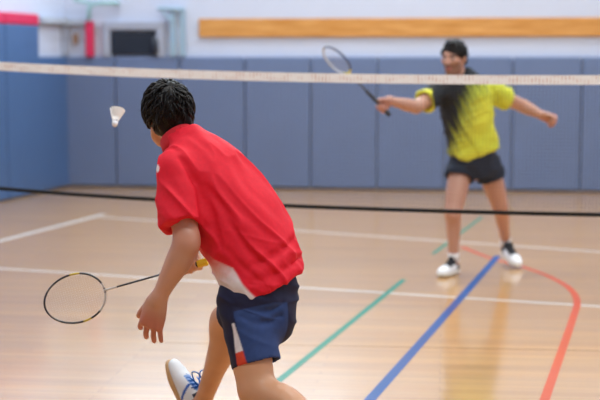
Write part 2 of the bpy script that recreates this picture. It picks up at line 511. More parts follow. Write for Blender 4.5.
# wooden rail on the back wall
def wood_material():
    m = bpy.data.materials.new('oak_rail'); m.use_nodes = True
    nt = m.node_tree; b = nt.nodes['Principled BSDF']; b.inputs['Roughness'].default_value = 0.35
    tc = nt.nodes.new('ShaderNodeTexCoord'); mp = nt.nodes.new('ShaderNodeMapping'); mp.inputs['Scale'].default_value = (1.2, 20, 20)
    nt.links.new(tc.outputs['Object'], mp.inputs['Vector'])
    n = nt.nodes.new('ShaderNodeTexNoise'); n.inputs['Scale'].default_value = 1.0; n.inputs['Detail'].default_value = 5
    nt.links.new(mp.outputs[0], n.inputs['Vector'])
    r = nt.nodes.new('ShaderNodeValToRGB'); r.color_ramp.elements[0].position = 0.3; r.color_ramp.elements[1].position = 0.75
    r.color_ramp.elements[0].color = (*lin(190, 128, 58), 1); r.color_ramp.elements[1].color = (*lin(220, 164, 98), 1)
    nt.links.new(n.outputs[0], r.inputs[0]); nt.links.new(r.outputs[0], b.inputs['Base Color'])
    return m
b = MB(); s0 = 1.79; s1 = 9.5
b.box(bw((s0 + s1) / 2, 2.058, 0.02), (s1 - s0, 0.04, 0.235), [E1, -N1, UP], bev=0.008)
tag(b.build('wooden_rail', wood_material(), origin=bw(s0, 2.05)), 'long orange-brown wooden board along the white back wall above the mats', 'wall board')

# things high on the back wall at the left
grey_m = mat('grey_frame_paint', lin(160, 166, 184), 0.5); dark_m = mat('dark_screen', lin(30, 38, 52), 0.25, noise=0.3, nscale=2)
pale_blue = mat('pale_blue_steel', lin(150, 178, 200), 0.45); teal = mat('pale_teal_steel', lin(150, 190, 198), 0.45)
def spx(px, D=16.9): return (at(px, 60, D) - CORNER)[0] / E1[0]
def zpx(py, D=16.85): return at(300, py, D)[2]
t = thing('wall_panel', 'dark rectangular panel in a grey frame high on the white back wall', 'panel', tuple(bw(spx(134), zpx(56))))
fr = MB()
x0, x1, z0, z1 = spx(104), spx(166), PAD_H + 0.0, zpx(22)
for (a0, a1, c0, c1) in ((x0, x1, z1 - 0.10, z1), (x0, x0 + 0.10, z0, z1 - 0.10), (x1 - 0.10, x1, z0, z1 - 0.10)):
    fr.box(bw((a0 + a1) / 2, (c0 + c1) / 2, 0.045), (a1 - a0, 0.09, c1 - c0), [E1, -N1, UP], bev=0.01)
fr.build('frame', grey_m, t)
b = MB(); b.box(bw((x0 + x1) / 2, (z0 + z1) / 2 - 0.05, 0.01), (x1 - x0 - 0.2, 0.02, z1 - z0 - 0.1), [E1, -N1, UP]); b.build('backing', grey_m, t)
b = MB(); b.box(bw(spx(134.5), (zpx(31.5) + zpx(55)) / 2, 0.045), (spx(157) - spx(112.5), 0.05, zpx(31.5) - zpx(55)), [E1, -N1, UP], bev=0.015)
b.build('dark_screen', dark_m, t)
b = MB(); b.tube([bw(spx(156.5), zpx(55), 0.06), bw(spx(156.5), zpx(52), 0.06), bw(spx(156.5), zpx(41), 0.06), bw(spx(156.5), zpx(36), 0.06)], [0.05, 0.065, 0.06, 0.03], 12)
b.build('rounded_end', dark_m, t, smooth=True)

t = thing('steel_bracket', 'pale blue steel tube bracket on the back wall beside the wooden board', 'bracket', tuple(bw(spx(175), PAD_H)))
b = MB()
for px in (174.5, 184.5): b.box(bw(spx(px), (zpx(8) + PAD_H) / 2, 0.06), (0.06, 0.08, zpx(8) - PAD_H), [E1, -N1, UP], bev=0.012)
b.build('upright', pale_blue, t)
b = MB(); b.tube([bw(spx(160), zpx(8.5), 0.10), bw(spx(186), zpx(10), 0.10)], 0.03, 10); b.tube([bw(spx(163), zpx(9), 0.10), bw(spx(174), zpx(22), 0.10)], 0.018, 8); b.build('crossbar', pale_blue, t)
b = MB(); b.box(bw(spx(179.5), (zpx(8) + PAD_H) / 2, 0.02), (0.10, 0.03, zpx(12) - PAD_H), [E1, -N1, UP]); b.build('back_plate', mat('pale_plate', lin(196, 208, 226), 0.5), t)

t = thing('overhead_pipe', 'pale teal pipe bending down over the red post at top left', 'pipe', tuple(bw(spx(92), zpx(22))))
b = MB(); b.tube([bw(spx(121), zpx(3.5), 0.16), bw(spx(104), zpx(3.5), 0.16), bw(spx(96), zpx(4.5), 0.16), bw(spx(92.5), zpx(9), 0.16), bw(spx(92), zpx(20.5), 0.16)], 0.03, 10); b.build('bent_pipe', teal, t, smooth=True)
b = MB(); b.tube([bw(spx(78), zpx(0), 0.22), bw(spx(90), zpx(3), 0.16), bw(spx(98), zpx(4.5), 0.16)], 0.025, 10); b.build('stay', teal, t); b = MB(); b.tube([bw(spx(119), zpx(3.5), 0.16), bw(spx(119), zpx(3.5), 0.005)], 0.025, 8); b.build('stay', teal, t)
b = MB(); b.box(bw(spx(91.3), (zpx(21) + PAD_H) / 2, 0.08), (0.095, 0.14, zpx(21) - PAD_H), [E1, -N1, UP], bev=0.02)
tag(b.build('red_post', red_vinyl, origin=bw(spx(91.3), PAD_H)), 'narrow red padded post standing above the wall mats at left', 'post')
b = MB(); b.box(bw(spx(75.5), zpx(38.5), 0.03), (0.06, 0.06, 0.14), [E1, -N1, UP], bev=0.01)
tag(b.build('wall_box', mat('brown_plastic', lin(150, 116, 92), 0.5), origin=bw(spx(75.5), zpx(38.5))), 'small brown box on white wall left of the red post', 'wall box')
b = MB(); b.box(bw(spx(77), zpx(21.5), 0.05), (spx(87) - spx(66.5), 0.1, 0.07), [E1, -N1, UP]); b.box(lw(0.40, zpx(21.0), 0.05), (0.72, 0.1, 0.07), [E2, N2, UP])
o = b.build('trim_1', mat('pale_grey_beam', lin(176, 186, 202), 0.5)); o['kind'] = 'structure'
b = MB(); b.box(bw(0.03, (PAD_H + zpx(21)) / 2, 0.03), (0.10, 0.1, zpx(22) - PAD_H), [E1, -N1, UP]); o = b.build('trim_2', grey_m); o['kind'] = 'structure'

# ------------------------------------------------------------------ the net
NS = -0.22
def net_Y(x): return 7.55 + NS * x
def net_at(px, py):
    a = (px - 300) / FPX; b = (200 - py) / FPX
    cp, sp = math.cos(PITCH), math.sin(PITCH)
    d = np.array([a, cp + b * sp, -sp + b * cp])
    t = 7.55 / (d[1] - NS * d[0]); return EYE + d * t
top_k = [net_at(*p) for p in ((0, 62.2), (100, 66.6), (200, 70.3), (300, 73.0), (400, 74.6), (500, 75.0), (600, 75.2))]
bot_k = [net_at(*p) for p in ((0, 190.8), (120, 199), (200, 203.6), (280, 207), (350, 210), (420, 213), (500, 215.0), (600, 216.2))]
NX0, NX1 = -2.45, 3.65
tx = [NX0] + [p[0] for p in top_k] + [NX1]; tz = [1.675] + [p[2] for p in top_k] + [1.60]
bx_ = [NX0] + [p[0] for p in bot_k] + [NX1]; bz = [0.90] + [p[2] for p in bot_k] + [0.83]
def cubic(xs, ys, x):
    xs = np.array(xs); ys = np.array(ys); c = np.polyfit(xs, ys, 4); return np.polyval(c, x)
zt = lambda x: cubic(tx, tz, x); zb = lambda x: cubic(bx_, bz, x)
net = thing('badminton_net', 'badminton net with a white top tape stretched across the hall', 'net', (0.6, net_Y(0.6), 0))
tape_m = bpy.data.materials.new('net_tape'); tape_m.use_nodes = True
nt = tape_m.node_tree; pb = nt.nodes['Principled BSDF']; pb.inputs['Roughness'].default_value = 0.8
tc = nt.nodes.new('ShaderNodeTexCoord'); vo = nt.nodes.new('ShaderNodeTexNoise'); vo.inputs['Scale'].default_value = 1.0; vo.inputs['Detail'].default_value = 1
mp = nt.nodes.new('ShaderNodeMapping'); mp.inputs['Scale'].default_value = (17, 17, 40); nt.links.new(tc.outputs['Object'], mp.inputs[0]); nt.links.new(mp.outputs[0], vo.inputs['Vector'])
wv = nt.nodes.new('ShaderNodeTexWave'); wv.bands_direction = 'X'; wv.inputs['Scale'].default_value = 15.7; nt.links.new(tc.outputs['Object'], wv.inputs['Vector'])
ml = nt.nodes.new('ShaderNodeMath'); ml.operation = 'MULTIPLY'; nt.links.new(wv.outputs['Fac'], ml.inputs[0]); nt.links.new(vo.outputs[0], ml.inputs[1])
rp = nt.nodes.new('ShaderNodeValToRGB'); rp.color_ramp.elements[0].position = 0.40; rp.color_ramp.elements[0].color = (*lin(252, 250, 252), 1)
rp.color_ramp.elements[1].position = 0.62; rp.color_ramp.elements[1].color = (*lin(214, 184, 178), 1)
nt.links.new(ml.outputs[0], rp.inputs[0]); nt.links.new(rp.outputs[0], pb.inputs['Base Color'])
xs = np.linspace(NX0, NX1, 90)
def band(z0f, z1f, th):
    V = []; F = []
    for x in xs:
        y = net_Y(x)
        for (dy, z) in ((-th, z0f(x)), (-th, z1f(x)), (th, z1f(x)), (th, z0f(x))): V.append((x + dy * NS * -1, y + dy, z))
    for i in range(len(xs) - 1):
        for k in range(4): F.append((4 * i + k, 4 * i + (k + 1) % 4, 4 * i + 4 + (k + 1) % 4, 4 * i + 4 + k))
    F += [(0, 1, 2, 3)[::-1], tuple(4 * (len(xs) - 1) + k for k in range(4))]
    return V, F
V, F = band(lambda x: zt(x) - 0.052, zt, 0.004); mesh_obj('top_tape', np.array(V), F, tape_m, net)
V, F = band(zb, lambda x: zb(x) + 0.022, 0.005); mesh_obj('bottom_tape', np.array(V), F, mat('black_tape', lin(14, 14, 16), 0.8), net)
b = MB(); r_ = 0.0006
for i in range(1, int((NX1 - NX0) / 0.02)):
    x = NX0 + 0.02 * i; b.tube([(x, net_Y(x), zb(x) + 0.01), (x, net_Y(x), zt(x) - 0.05)], r_, 3, cap=False)
for j in range(1, 36):
    u = j / 36; b.tube([(x, net_Y(x), zb(x) + 0.01 + u * (zt(x) - zb(x) - 0.06)) for x in xs[::3]], r_, 3, cap=False)
b.build('mesh', mat('net_cord', lin(70, 60, 62), 0.8), net)
post_m = mat('blue_post_paint', lin(50, 70, 120), 0.4)
for x, w in ((NX0 - 0.02, 'left'), (NX1 + 0.02, 'right')):
    t = thing('net_post', 'steel post on a weighted base holding the %s end of the net' % w, 'net post', (x, net_Y(x), 0), 'net posts')
    b = MB(); b.tube([(x, net_Y(x), 0.05), (x, net_Y(x), 1.70)], 0.02, 14); b.build('pole', post_m, t, smooth=True)
    b = MB(); b.box((x, net_Y(x), 0.05), (0.35, 0.5, 0.1), bev=0.02); b.build('base', post_m, t)

# ------------------------------------------------------------------ people
skin_m = mat('skin', attr=True, rough=0.42, sub=0.12, bump=0.05, bscale=150)
cloth_m = mat('sports_cloth', attr=True, rough=0.72, spec=0.3, bump=0.10, bscale=400)
hair_m = mat('dark_hair', lin(17, 12, 13), 0.45, spec=0.25, noise=0.35, nscale=60)
shoe_m = mat('shoe_upper', attr=True, rough=0.5, bump=0.05)
sole_m = mat('shoe_sole', attr=True, rough=0.6)

def add_hand(V, W, d, side, right, curl=(25, 30, 20), spread=0.10, s=1.0, thumb=(0.55, 0.75, 0.35), k=0.006, tb=25, fr=1.0):
    """palm, four fingers of unequal length bent towards the palm, and a thumb leaving the side of the palm"""
    d = nrm(d); side = nrm(np.asarray(side, float) - d * np.dot(side, d))
    pn = np.cross(side, d) if right else np.cross(d, side)
    W = np.asarray(W, float)
    P = lambda a, b, c: W + s * (a * d + b * side + c * pn)
    V.limb([P(-0.01, 0, 0), P(0.03, 0, 0), P(0.065, 0, 0), P(0.085, 0, 0)], [0.027 * s, 0.036 * s, 0.040 * s, 0.036 * s], 0.015, n=pn, flat=[0.8, 0.5, 0.36, 0.34], end=(P(0.092, 0, 0), d))
    for kx in (-0.024, 0, 0.022): V.limb([P(0.03, kx * 0.6, -0.003), P(0.088, kx * 1.15, -0.004)], [0.011 * s, 0.0115 * s], 0.012)
    V.limb([P(0.012, 0.022, 0.008), P(0.042, 0.03, 0.012)], [0.017 * s, 0.013 * s], 0.015)
    cu = curl if isinstance(curl[0], (list, tuple)) else [curl] * 4
    for i, (off, L, r) in enumerate(((0.031, 0.070, 0.0098), (0.0105, 0.079, 0.0102), (-0.0105, 0.073, 0.0098), (-0.030, 0.057, 0.0088))):
        r *= fr; p = P(0.088 - 0.004 * abs(i - 1), off, -0.001); dirv = nrm(d + side * spread * (1.3 - i))
        pts = [P(0.06, off * 0.85, 0), p]; ang = 0
        axis_c = pn
        for seg, (fr_, bend) in enumerate(zip((0.45, 0.31, 0.24), cu[i])):
            ang += math.radians(bend)
            p = p + s * L * fr_ * (math.cos(ang) * dirv + math.sin(ang) * axis_c); pts.append(p)
        V.limb(pts, [r * s, r * s * 1.05, r * s * 0.96, r * s * 0.9, r * s * 0.78], k, sub=2)
    t0 = P(0.022, 0.024, 0.006); td = nrm(thumb[0] * side + thumb[1] * d + thumb[2] * pn)
    t1 = t0 + s * 0.042 * td; t2d = nrm(td * math.cos(math.radians(tb)) + (0.5 * d + 0.3 * pn) * math.sin(math.radians(tb))); t2 = t1 + s * 0.030 * t2d; t3 = t2 + s * 0.022 * nrm(t2d + 0.25 * pn)
    V.limb([t0, t1, t2, t3], [0.016 * s, 0.0125 * s, 0.0115 * s, 0.0092 * s], k, sub=2)
    return pn

def add_head(V, c, f, up, s=1.0, k=0.012):
    f = nrm(f); up = nrm(np.asarray(up) - f * np.dot(up, f)); l = np.cross(up, f); A = [f, l, up]
    P = lambda a, b, z: c + s * (a * f + b * l + z * up)
    V.ell(P(-0.012, 0, 0.018), np.array([0.096, 0.075, 0.092]) * s, A, k)
    V.ell(P(0.030, 0, -0.01), np.array([0.064, 0.066, 0.085]) * s, A, k)
    V.limb([P(0.035, 0, -0.04), P(0.060, 0, -0.088)], [0.052 * s, 0.033 * s], 0.02, n=l, flat=1.0)
    for sg in (-1, 1):
        V.limb([P(-0.005, 0.055 * sg, -0.045), P(0.025, 0.046 * sg, -0.078), P(0.066, 0.012 * sg, -0.102)], [0.018 * s, 0.017 * s, 0.016 * s], 0.015)   # jaw
        V.ell(P(0.066, 0.042 * sg, -0.018), np.array([0.020, 0.024, 0.018]) * s, A, 0.015)                # cheekbone
        V.limb([P(0.084, 0.014 * sg, 0.020), P(0.074, 0.050 * sg, 0.020)], [0.010 * s, 0.009 * s], 0.010)        # brow
        V.ell(P(0.094, 0.032 * sg, 0.001), np.array([0.016, 0.019, 0.013]) * s, A, 0.010, op='sub')       # eye socket
        V.ell(P(0.076, 0.032 * sg, 0.000), np.array([0.0125, 0.014, 0.0115]) * s, A, 0.003)               # eyeball with lids
        V.ell(P(-0.004, 0.078 * sg, -0.006), np.array([0.018, 0.008, 0.031]) * s, [nrm(f * 0.94 + l * sg * -0.34), nrm(l * 0.94 + f * sg * 0.34), up], 0.006)   # ear
        V.ell(P(0.006, 0.087 * sg, -0.004), np.array([0.009, 0.006, 0.017]) * s, A, 0.004, op='sub')
    V.limb([P(0.088, 0, 0.014), P(0.100, 0, -0.018), P(0.106, 0, -0.030)], [0.008 * s, 0.010 * s, 0.013 * s], 0.010)    # nose
    for sg in (-1, 1): V.ell(P(0.099, 0.013 * sg, -0.033), np.array([0.010, 0.008, 0.008]) * s, A, 0.006)
    V.ell(P(0.091, 0, -0.060), np.array([0.012, 0.024, 0.0065]) * s, A, 0.006)
    V.ell(P(0.090, 0, -0.072), np.array([0.012, 0.020, 0.0070]) * s, A, 0.006)
    V.ell(P(0.086, 0, -0.066), np.array([0.018, 0.022, 0.0016]) * s, A, 0.003, op='sub')
    V.ell(P(0.076, 0, -0.100), np.array([0.018, 0.022, 0.016]) * s, A, 0.012)                              # chin
    return A

def locks(mb, c, A, rad, n, crown, lmin, lmax, r0, zmin, seed, lift=0.010, front=1.0, wild=0.5):
    """tapered strands following the skull away from the crown"""
    g = np.random.default_rng(seed); f, l, up = A; made = 0
    crown = nrm(crown)
    while made < n:
        v = nrm(g.normal(size=3))
        lim = zmin(v) if callable(zmin) else zmin
        if v[2] < lim: continue
        L = g.uniform(lmin, lmax); q = v.copy(); pts = []; rr = []
        tw = g.normal() * wild
        lf = g.uniform(0.2, 1.0) * lift
        for j in range(6):
            t = j / 5
            p = q * rad * (1 + 0.0); nn = nrm(q / rad)
            w = c + (p[0] + nn[0] * lf * (0.2 + 1.1 * math.sin(t * 2.4))) * f + (p[1] + nn[1] * lf * (0.2 + 1.1 * math.sin(t * 2.4))) * l + (p[2] + nn[2] * lf * (0.2 + 1.1 * math.sin(t * 2.4))) * up
            pts.append(w); rr.append(r0 * (1 - 0.85 * t ** 1.5) * (0.6 + 0.4 * math.sin(math.pi * min(1, t + 0.3))))
            tang = -(crown - q * np.dot(crown, q))
            if np.linalg.norm(tang) < 1e-3: tang = np.array([1, 0, 0.0])
            tang = nrm(tang); sd = np.cross(q, tang)
            q = nrm(q + (L / 5) / rad.mean() * nrm(tang + sd * tw * (0.4 + t)))
        mb.tube(pts, rr, 5); made += 1

def make_shoe(person, M, up_col, sole_col, extra=None, laces=True, lace_m=None, side=1, lace_w=0.0032, loops=True):
    """trainer modelled heel at the origin, toe along x, then set in place by the 4x4 matrix M"""
    v = Vol((-0.06, -0.09, -0.03), (0.34, 0.09, 0.17), 0.0042); Y = np.array([0, 1.0, 0])
    v.limb([(0.035, 0, 0.035), (0.10, 0, 0.040), (0.19, 0.006 * side, 0.036), (0.245, 0.004 * side, 0.030)], [0.036, 0.040, 0.047, 0.038], 0.015, n=UP, flat=[0.95, 0.9, 0.66, 0.62])
    v.limb([(0.04, 0, 0.05), (0.055, 0, 0.105)], [0.036, 0.034], 0.02, n=Y, flat=0.9)
    v.limb([(0.075, 0, 0.085), (0.13, 0, 0.066), (0.18, 0, 0.048)], [0.030, 0.028, 0.026], 0.02)
    v.limb([(0.092, 0, 0.105), (0.108, 0, 0.118)], [0.020, 0.016], 0.012, n=nrm([1, 0, 0.6]), flat=0.5)   # tongue
    v.cut((0.05, 0, 0.118), nrm([-0.25, 0, 1.0]))
    v.limb([(0.052, 0, 0.09), (0.045, 0, 0.16)], [0.024, 0.028], 0.006, op='sub')
    v.cut((0, 0, 0.012), (0, 0, -1))
    V, F = v.mesh(2); base = V.copy()
    colr = np.tile(np.array(up_col), (len(V), 1))
    if extra is not None: colr = extra(base, colr)
    R = np.array(M)[:3, :3]; T = np.array(M)[:3, 3]
    tw = lambda X: np.asarray(X, float) @ R.T + T
    sh = mesh_obj('shoe', tw(V), F, shoe_m, person, colr, True)
    v = Vol((-0.06, -0.09, -0.03), (0.34, 0.09, 0.08), 0.0042)
    v.limb([(0.035, 0, 0.012), (0.10, 0, 0.012), (0.19, 0.006 * side, 0.012), (0.25, 0.004 * side, 0.016)], [0.041, 0.040, 0.051, 0.040], 0.01, n=UP, flat=0.5)
    v.cut((0, 0, -0.006), (0, 0, -1)); v.cut((0, 0, 0.026), (0, 0, 1))
    V, F = v.mesh(1)
    mesh_obj('sole', tw(V), F, sole_m, sh, np.tile(np.array(sole_col), (len(V), 1)), True)
    if laces:
        b = MB()
        for i in range(5):
            x = 0.115 + i * 0.018; z = 0.104 - i * 0.0085
            pts = [(x, -0.024, z - 0.018), (x + 0.003, -0.012, z - 0.002), (x + 0.006, 0, z + 0.003), (x + 0.009, 0.012, z - 0.002), (x + 0.012, 0.024, z - 0.018)]
            b.tube([tw(p) for p in pts], lace_w, 5)
            b.tube([tw((p[0], -p[1], p[2])) for p in pts], lace_w, 5)
        if loops:
            for sg in (-1, 1):
                lp = [(0.112, 0, 0.112), (0.125, 0.018 * sg, 0.145), (0.160, 0.034 * sg, 0.158), (0.180, 0.030 * sg, 0.125), (0.140, 0.014 * sg, 0.108), (0.114, 0, 0.112)]
                b.tube([tw(p) for p in smooth_path(lp, 4)], lace_w, 5)
                b.tube([tw(p) for p in smooth_path([(0.112, 0, 0.112), (0.13, 0.012 * sg, 0.116), (0.165, 0.022 * sg, 0.100)], 4)], lace_w * 0.9, 5)
        b.build('laces', lace_m, sh, smooth=True)
    return sh

def frame_from(toe, up, origin, s=1.0):
    x = nrm(toe); z = nrm(np.asarray(up) - x * np.dot(up, x)); y = np.cross(z, x)
    M = np.eye(4); M[:3, 0] = x * s; M[:3, 1] = y * s; M[:3, 2] = z * s; M[:3, 3] = origin
    return M

# ---------------------------------------------------------------- near player in red
def near_player():
    f_p = np.array([-0.77, 0.64, 0]); l_p = np.array([-0.64, -0.77, 0])
    sb = at(266, 300, 4.70)
    root = thing('person', 'dark-haired player in red shirt and navy shorts lunging, seen from behind', 'person', (-0.13, 4.7, 0))
    pel = at(259, 298, 4.70)
    spine = [pel, at(262, 275, 4.71), at(247, 236, 4.75), at(226, 201, 4.79), at(206, 171, 4.82), at(185, 145, 4.84)]
    axis = nrm(spine[4] - spine[0])
    fT = nrm(np.array([-0.83, 0.55, 0]) - axis * np.dot([-0.83, 0.55, 0], axis)); lT = np.cross(axis, fT)
    hipL = pel + l_p * 0.085 + np.array([0, 0, -0.02]); hipR = pel - l_p * 0.085 + np.array([-0.01, 0, 0.0])
    kneeL = at(257, 392, 4.52); ankL = at(341, 442, 4.30)
    kneeR = at(227, 320, 5.10); ankR = at(203, 402, 5.30)
    shL = at(177, 173, 4.70); elL = at(187, 242, 4.60); wrL = at(158, 300, 4.63)
    shR = at(220, 172, 4.97)
    # right hand round the handle
    butt = at(204.5, 262.2, 5.20); headc = at(75.3, 298.5, 5.20); a = nrm(headc - butt)
    G = butt + a * 0.055
    dR = np.array([0.10, -0.35, -0.9]); dR = nrm(dR - a * np.dot(dR, a)); pnR = np.cross(a, dR)
    wrR = G - dR * 0.078 - pnR * 0.030
    elR = at(224, 226, 5.05)
    hf = nrm([-0.50, 0.86, -0.10]); hup = nrm([-0.16, 0.10, 1.0])
    hc = at(167, 114, 4.93)
    h = 0.0042
    v = Vol((-0.66, 4.12, 0.05), (0.30, 5.68, 1.62), h)
    # trunk
    v.limb(spine, [0.108, 0.116, 0.126, 0.142, 0.132, 0.064], 0.03, n=fT, flat=[0.80, 0.76, 0.74, 0.76, 0.74, 0.9])
    v.limb([spine[4] + lT * 0.02, shL], [0.074, 0.054], 0.04); v.limb([spine[4] - lT * 0.02, shR], [0.074, 0.054], 0.04)
    # neck
    v.limb([spine[5] - axis * 0.02, at(180, 137, 4.87), hc - hf * 0.02 - hup * 0.05], [0.058, 0.054, 0.054], 0.03)
    A = add_head(v, hc, hf, hup, 1.0)
    # arms
    mid = (elL + wrL) / 2
    v.limb([shL, shL * 0.5 + elL * 0.5, elL], [0.052, 0.050, 0.044], 0.03)
    v.limb([elL, elL * 0.72 + wrL * 0.28 + np.array([0.004, 0, 0]), elL * 0.35 + wrL * 0.65, wrL], [0.044, 0.047, 0.036, 0.027], 0.02, n=nrm(np.cross(wrL - elL, [0.3, -1, 0])), flat=[1, 1, 0.96, 0.86])
    v.limb([elL + np.array([0.012, -0.005, 0.02]), elL + np.array([0.014, -0.012, -0.012])], [0.026, 0.022], 0.02)    # elbow point
    v.limb([shR, shR * 0.5 + elR * 0.5, elR], [0.056, 0.050, 0.042], 0.03)
    v.limb([elR, elR * 0.7 + wrR * 0.3, wrR], [0.042, 0.042, 0.027], 0.02)
    # left hand hanging with loosely bent fingers
    tipd = at(148, 336, 4.66) - wrL
    cur = [(24, 28, 16), (15, 22, 14), (8, 18, 12), (0, 14, 12)]
    add_hand(v, wrL, tipd, np.array([-0.95, 0.28, 0.0]) , False, curl=cur, spread=0.17, s=1.15, thumb=(0.45, 0.85, 0.40), tb=15, k=0.0025, fr=0.86)
    add_hand(v, wrR, dR, a, True, curl=[(62, 78, 50), (70, 80, 50), (74, 82, 50), (78, 80, 50)], spread=0.04, s=0.98, thumb=(0.55, 0.45, 0.75), tb=35)
    # legs
    v.limb([hipL, hipL * 0.5 + kneeL * 0.5 + np.array([0, -0.005, 0]), kneeL + (hipL - kneeL) * 0.12, kneeL], [0.074, 0.074, 0.066, 0.060], 0.03)
    cl = ankL - kneeL
    v.limb([kneeL, kneeL + cl * 0.3 + np.array([0.012, 0, 0.012]), kneeL + cl * 0.65, ankL], [0.058, 0.060, 0.046, 0.034], 0.03)
    v.limb([hipR, hipR * 0.5 + kneeR * 0.5, kneeR], [0.066, 0.068, 0.060], 0.03)
    v.limb([kneeR, kneeR + (ankR - kneeR) * 0.05 - hf * -0.012, kneeR + (ankR - kneeR) * 0.12], [0.058, 0.056, 0.052], 0.02)
    cr = ankR - kneeR; back = nrm(np.array([0.77, -0.64, 0]))
    v.limb([kneeR, kneeR + cr * 0.30 + back * 0.020, kneeR + cr * 0.62 + back * 0.010, ankR], [0.054, 0.058, 0.043, 0.034], 0.03)
    # feet inside the shoes
    toeR = nrm(np.array([-0.40, 0.36, 0.82])); upR = nrm(np.array([0.62, -0.35, 0.5]))
    upR = nrm(upR - toeR * np.dot(upR, toeR))
    origR = ankR - toeR * 0.055 - upR * 0.095
    v.limb([ankR, ankR - upR * 0.05 + toeR * 0.03, origR + toeR * 0.19 + upR * 0.035], [0.034, 0.034, 0.026], 0.02)
    toeL = nrm(np.array([0.10, -0.05, -1.0])); upL = nrm(np.array([-0.85, 0.45, 0.1])); upL = nrm(upL - toeL * np.dot(upL, toeL))
    origL = ankL - toeL * 0.055 - upL * 0.095
    v.limb([ankL, ankL - upL * 0.05 + toeL * 0.03, origL + toeL * 0.19 + upL * 0.035], [0.034, 0.034, 0.026], 0.02)
    V, F = v.mesh(2)
    N = normals(V, F)
    base = np.array(lin(203, 149, 124)); red = np.array(lin(192, 106, 90)); tan = np.array(lin(212, 154, 114))
    col = np.tile(base, (len(V), 1))
    dl = np.linalg.norm(V - (wrL + nrm(tipd) * 0.13), axis=1); col = mixc(col, red, 0.75 * (1 - sstep(0.05, 0.12, dl)))
    col = mixc(col, red, 0.35 * (1 - sstep(0.03, 0.07, np.linalg.norm(V - elL, axis=1))))
    col = mixc(col, red, 0.6 * (1 - sstep(0.02, 0.05, np.linalg.norm(V - (hc + A[1] * 0.08), axis=1))))
    leg = (V[:, 2] < 0.85) & (V[:, 0] > -0.45) & (np.linalg.norm(V - wrL, axis=1) > 0.3)
    col = mixc(col, tan, leg * 0.8)
    col *= (0.92 + 0.16 * vnoise(V * 18, 3))[:, None]
    loc = (V - hc) @ np.array(A).T
    eb = np.maximum(1 - sstep(0.004, 0.009, np.abs(loc[:, 2] - 0.022)), 0) * (np.abs(np.abs(loc[:, 1]) - 0.033) < 0.02) * (loc[:, 0] > 0.06)
    col = mixc(col, lin(40, 28, 24), eb)
    mesh_obj('body', V, F, skin_m, root, col, True)

    # hair: a close cap under many tapered strands
    hv = Vol(hc - 0.17, hc + 0.17, 0.004); f, l, up = A
    P = lambda a_, b_, z_: hc + a_ * f + b_ * l + z_ * up
    hv.ell(P(-0.016, 0, 0.024), (0.106, 0.087, 0.100), A, 0.01)
    hv.ell(P(-0.040, 0, -0.030), (0.072, 0.074, 0.075), A, 0.03)
    hv.limb([P(-0.065, 0.0, -0.06), P(-0.075, 0, -0.085)], [0.05, 0.036], 0.03, n=f, flat=0.6)
    hv.ell(P(0.115, 0, -0.045), (0.105, 0.12, 0.098), A, 0.012, op='sub')
    for sg in (-1, 1): hv.ell(P(0.012, 0.09 * sg, -0.028), (0.034, 0.04, 0.048), A, 0.012, op='sub')
    hv.cut(P(-0.07, 0, -0.100), nrm(-up + 0.25 * f), k=0.02)
    HV, HF = hv.mesh(1); HN = normals(HV, HF)
    q = (HV - hc) @ np.array(A).T
    HV = HV + HN * ((vnoise(q * np.array([55, 55, 24]), 5) - 0.5) * 0.013 + (vnoise(q * 28, 9) - 0.5) * 0.012)[:, None]
    mb = MB()
    locks(mb, P(-0.016, 0, 0.020), A, np.array([0.104, 0.085, 0.100]), 680, (-0.55, 0.1, 0.85), 0.035, 0.062, 0.0058,
          lambda v_: -0.72 + 0.75 * max(0, v_[0] + 0.25), 11, lift=0.012, wild=0.7)
    F2 = [tuple(x) for x in HF.tolist()] + [tuple(i + len(HV) for i in ff) for ff in mb.F]
    mesh_obj('hair', np.concatenate([HV, np.array(mb.V)]), F2, hair_m, root, None, True)

    # shirt
    hs = 0.0046
    s = Vol((-0.75, 4.35, 0.70), (0.25, 5.35, 1.50), hs)
    st = [sb] + spine[1:]
    s.limb([sb - axis * 0.05] + st, [0.138, 0.144, 0.170, 0.184, 0.184, 0.158, 0.078], 0.03, n=fT, flat=[0.83, 0.83, 0.82, 0.84, 0.80, 0.74, 0.9])
    s.limb([st[4] + lT * 0.03 + axis * 0.005, shL + axis * 0.008], [0.098, 0.074], 0.05)
    s.limb([st[4] - lT * 0.03 + axis * 0.005, shR + axis * 0.008], [0.098, 0.074], 0.05)
    slL = at(184, 226, 4.615); dS = nrm(slL - shL)
    s.limb([shL + dS * 0.0, shL * 0.5 + slL * 0.5 + np.array([-0.003, -0.005, 0]), slL + dS * 0.07], [0.072, 0.078, 0.083], 0.022, end=(slL, nrm(dS + np.array([0.0, -0.05, 0.05]))))
    s.limb([slL + dS * 0.045, slL + dS * 0.09], [0.070, 0.080], 0.004, op='sub')
    dR2 = nrm(elR - shR); slR = shR + dR2 * 0.21
    s.limb([shR, slR + dR2 * 0.06], [0.072, 0.080], 0.03, end=(slR, dR2))
    # hem: a plane that dips to the front
    hemF = at(227, 299, 4.80); hemB = at(303, 270, 4.67); hemS = at(256, 297, 4.57)
    hn = nrm(np.cross(hemB - hemF, hemS - hemF)); hn = hn if hn[2] < 0 else -hn
    s.cut(hemS, hn)
    s.limb([st[0] - axis * 0.12, st[0] - axis * 0.03, st[1]], [0.130, 0.132, 0.146], 0.004, n=fT, flat=0.83, op='sub')
    s.limb([spine[5] - axis * 0.0, spine[5] + nrm(hc - spine[5]) * 0.12], [0.058, 0.066], 0.006, op='sub')
    s.crease([(197, 178), (200, 188), (202, 200), (203, 212), (203, 221)], 0.009, 0.016)
    s.crease([(206, 186), (209, 204), (214, 225), (220, 245)], 0.007, 0.02)
    s.crease([(212, 190), (226, 214), (243, 240), (256, 258)], 0.007, 0.025)
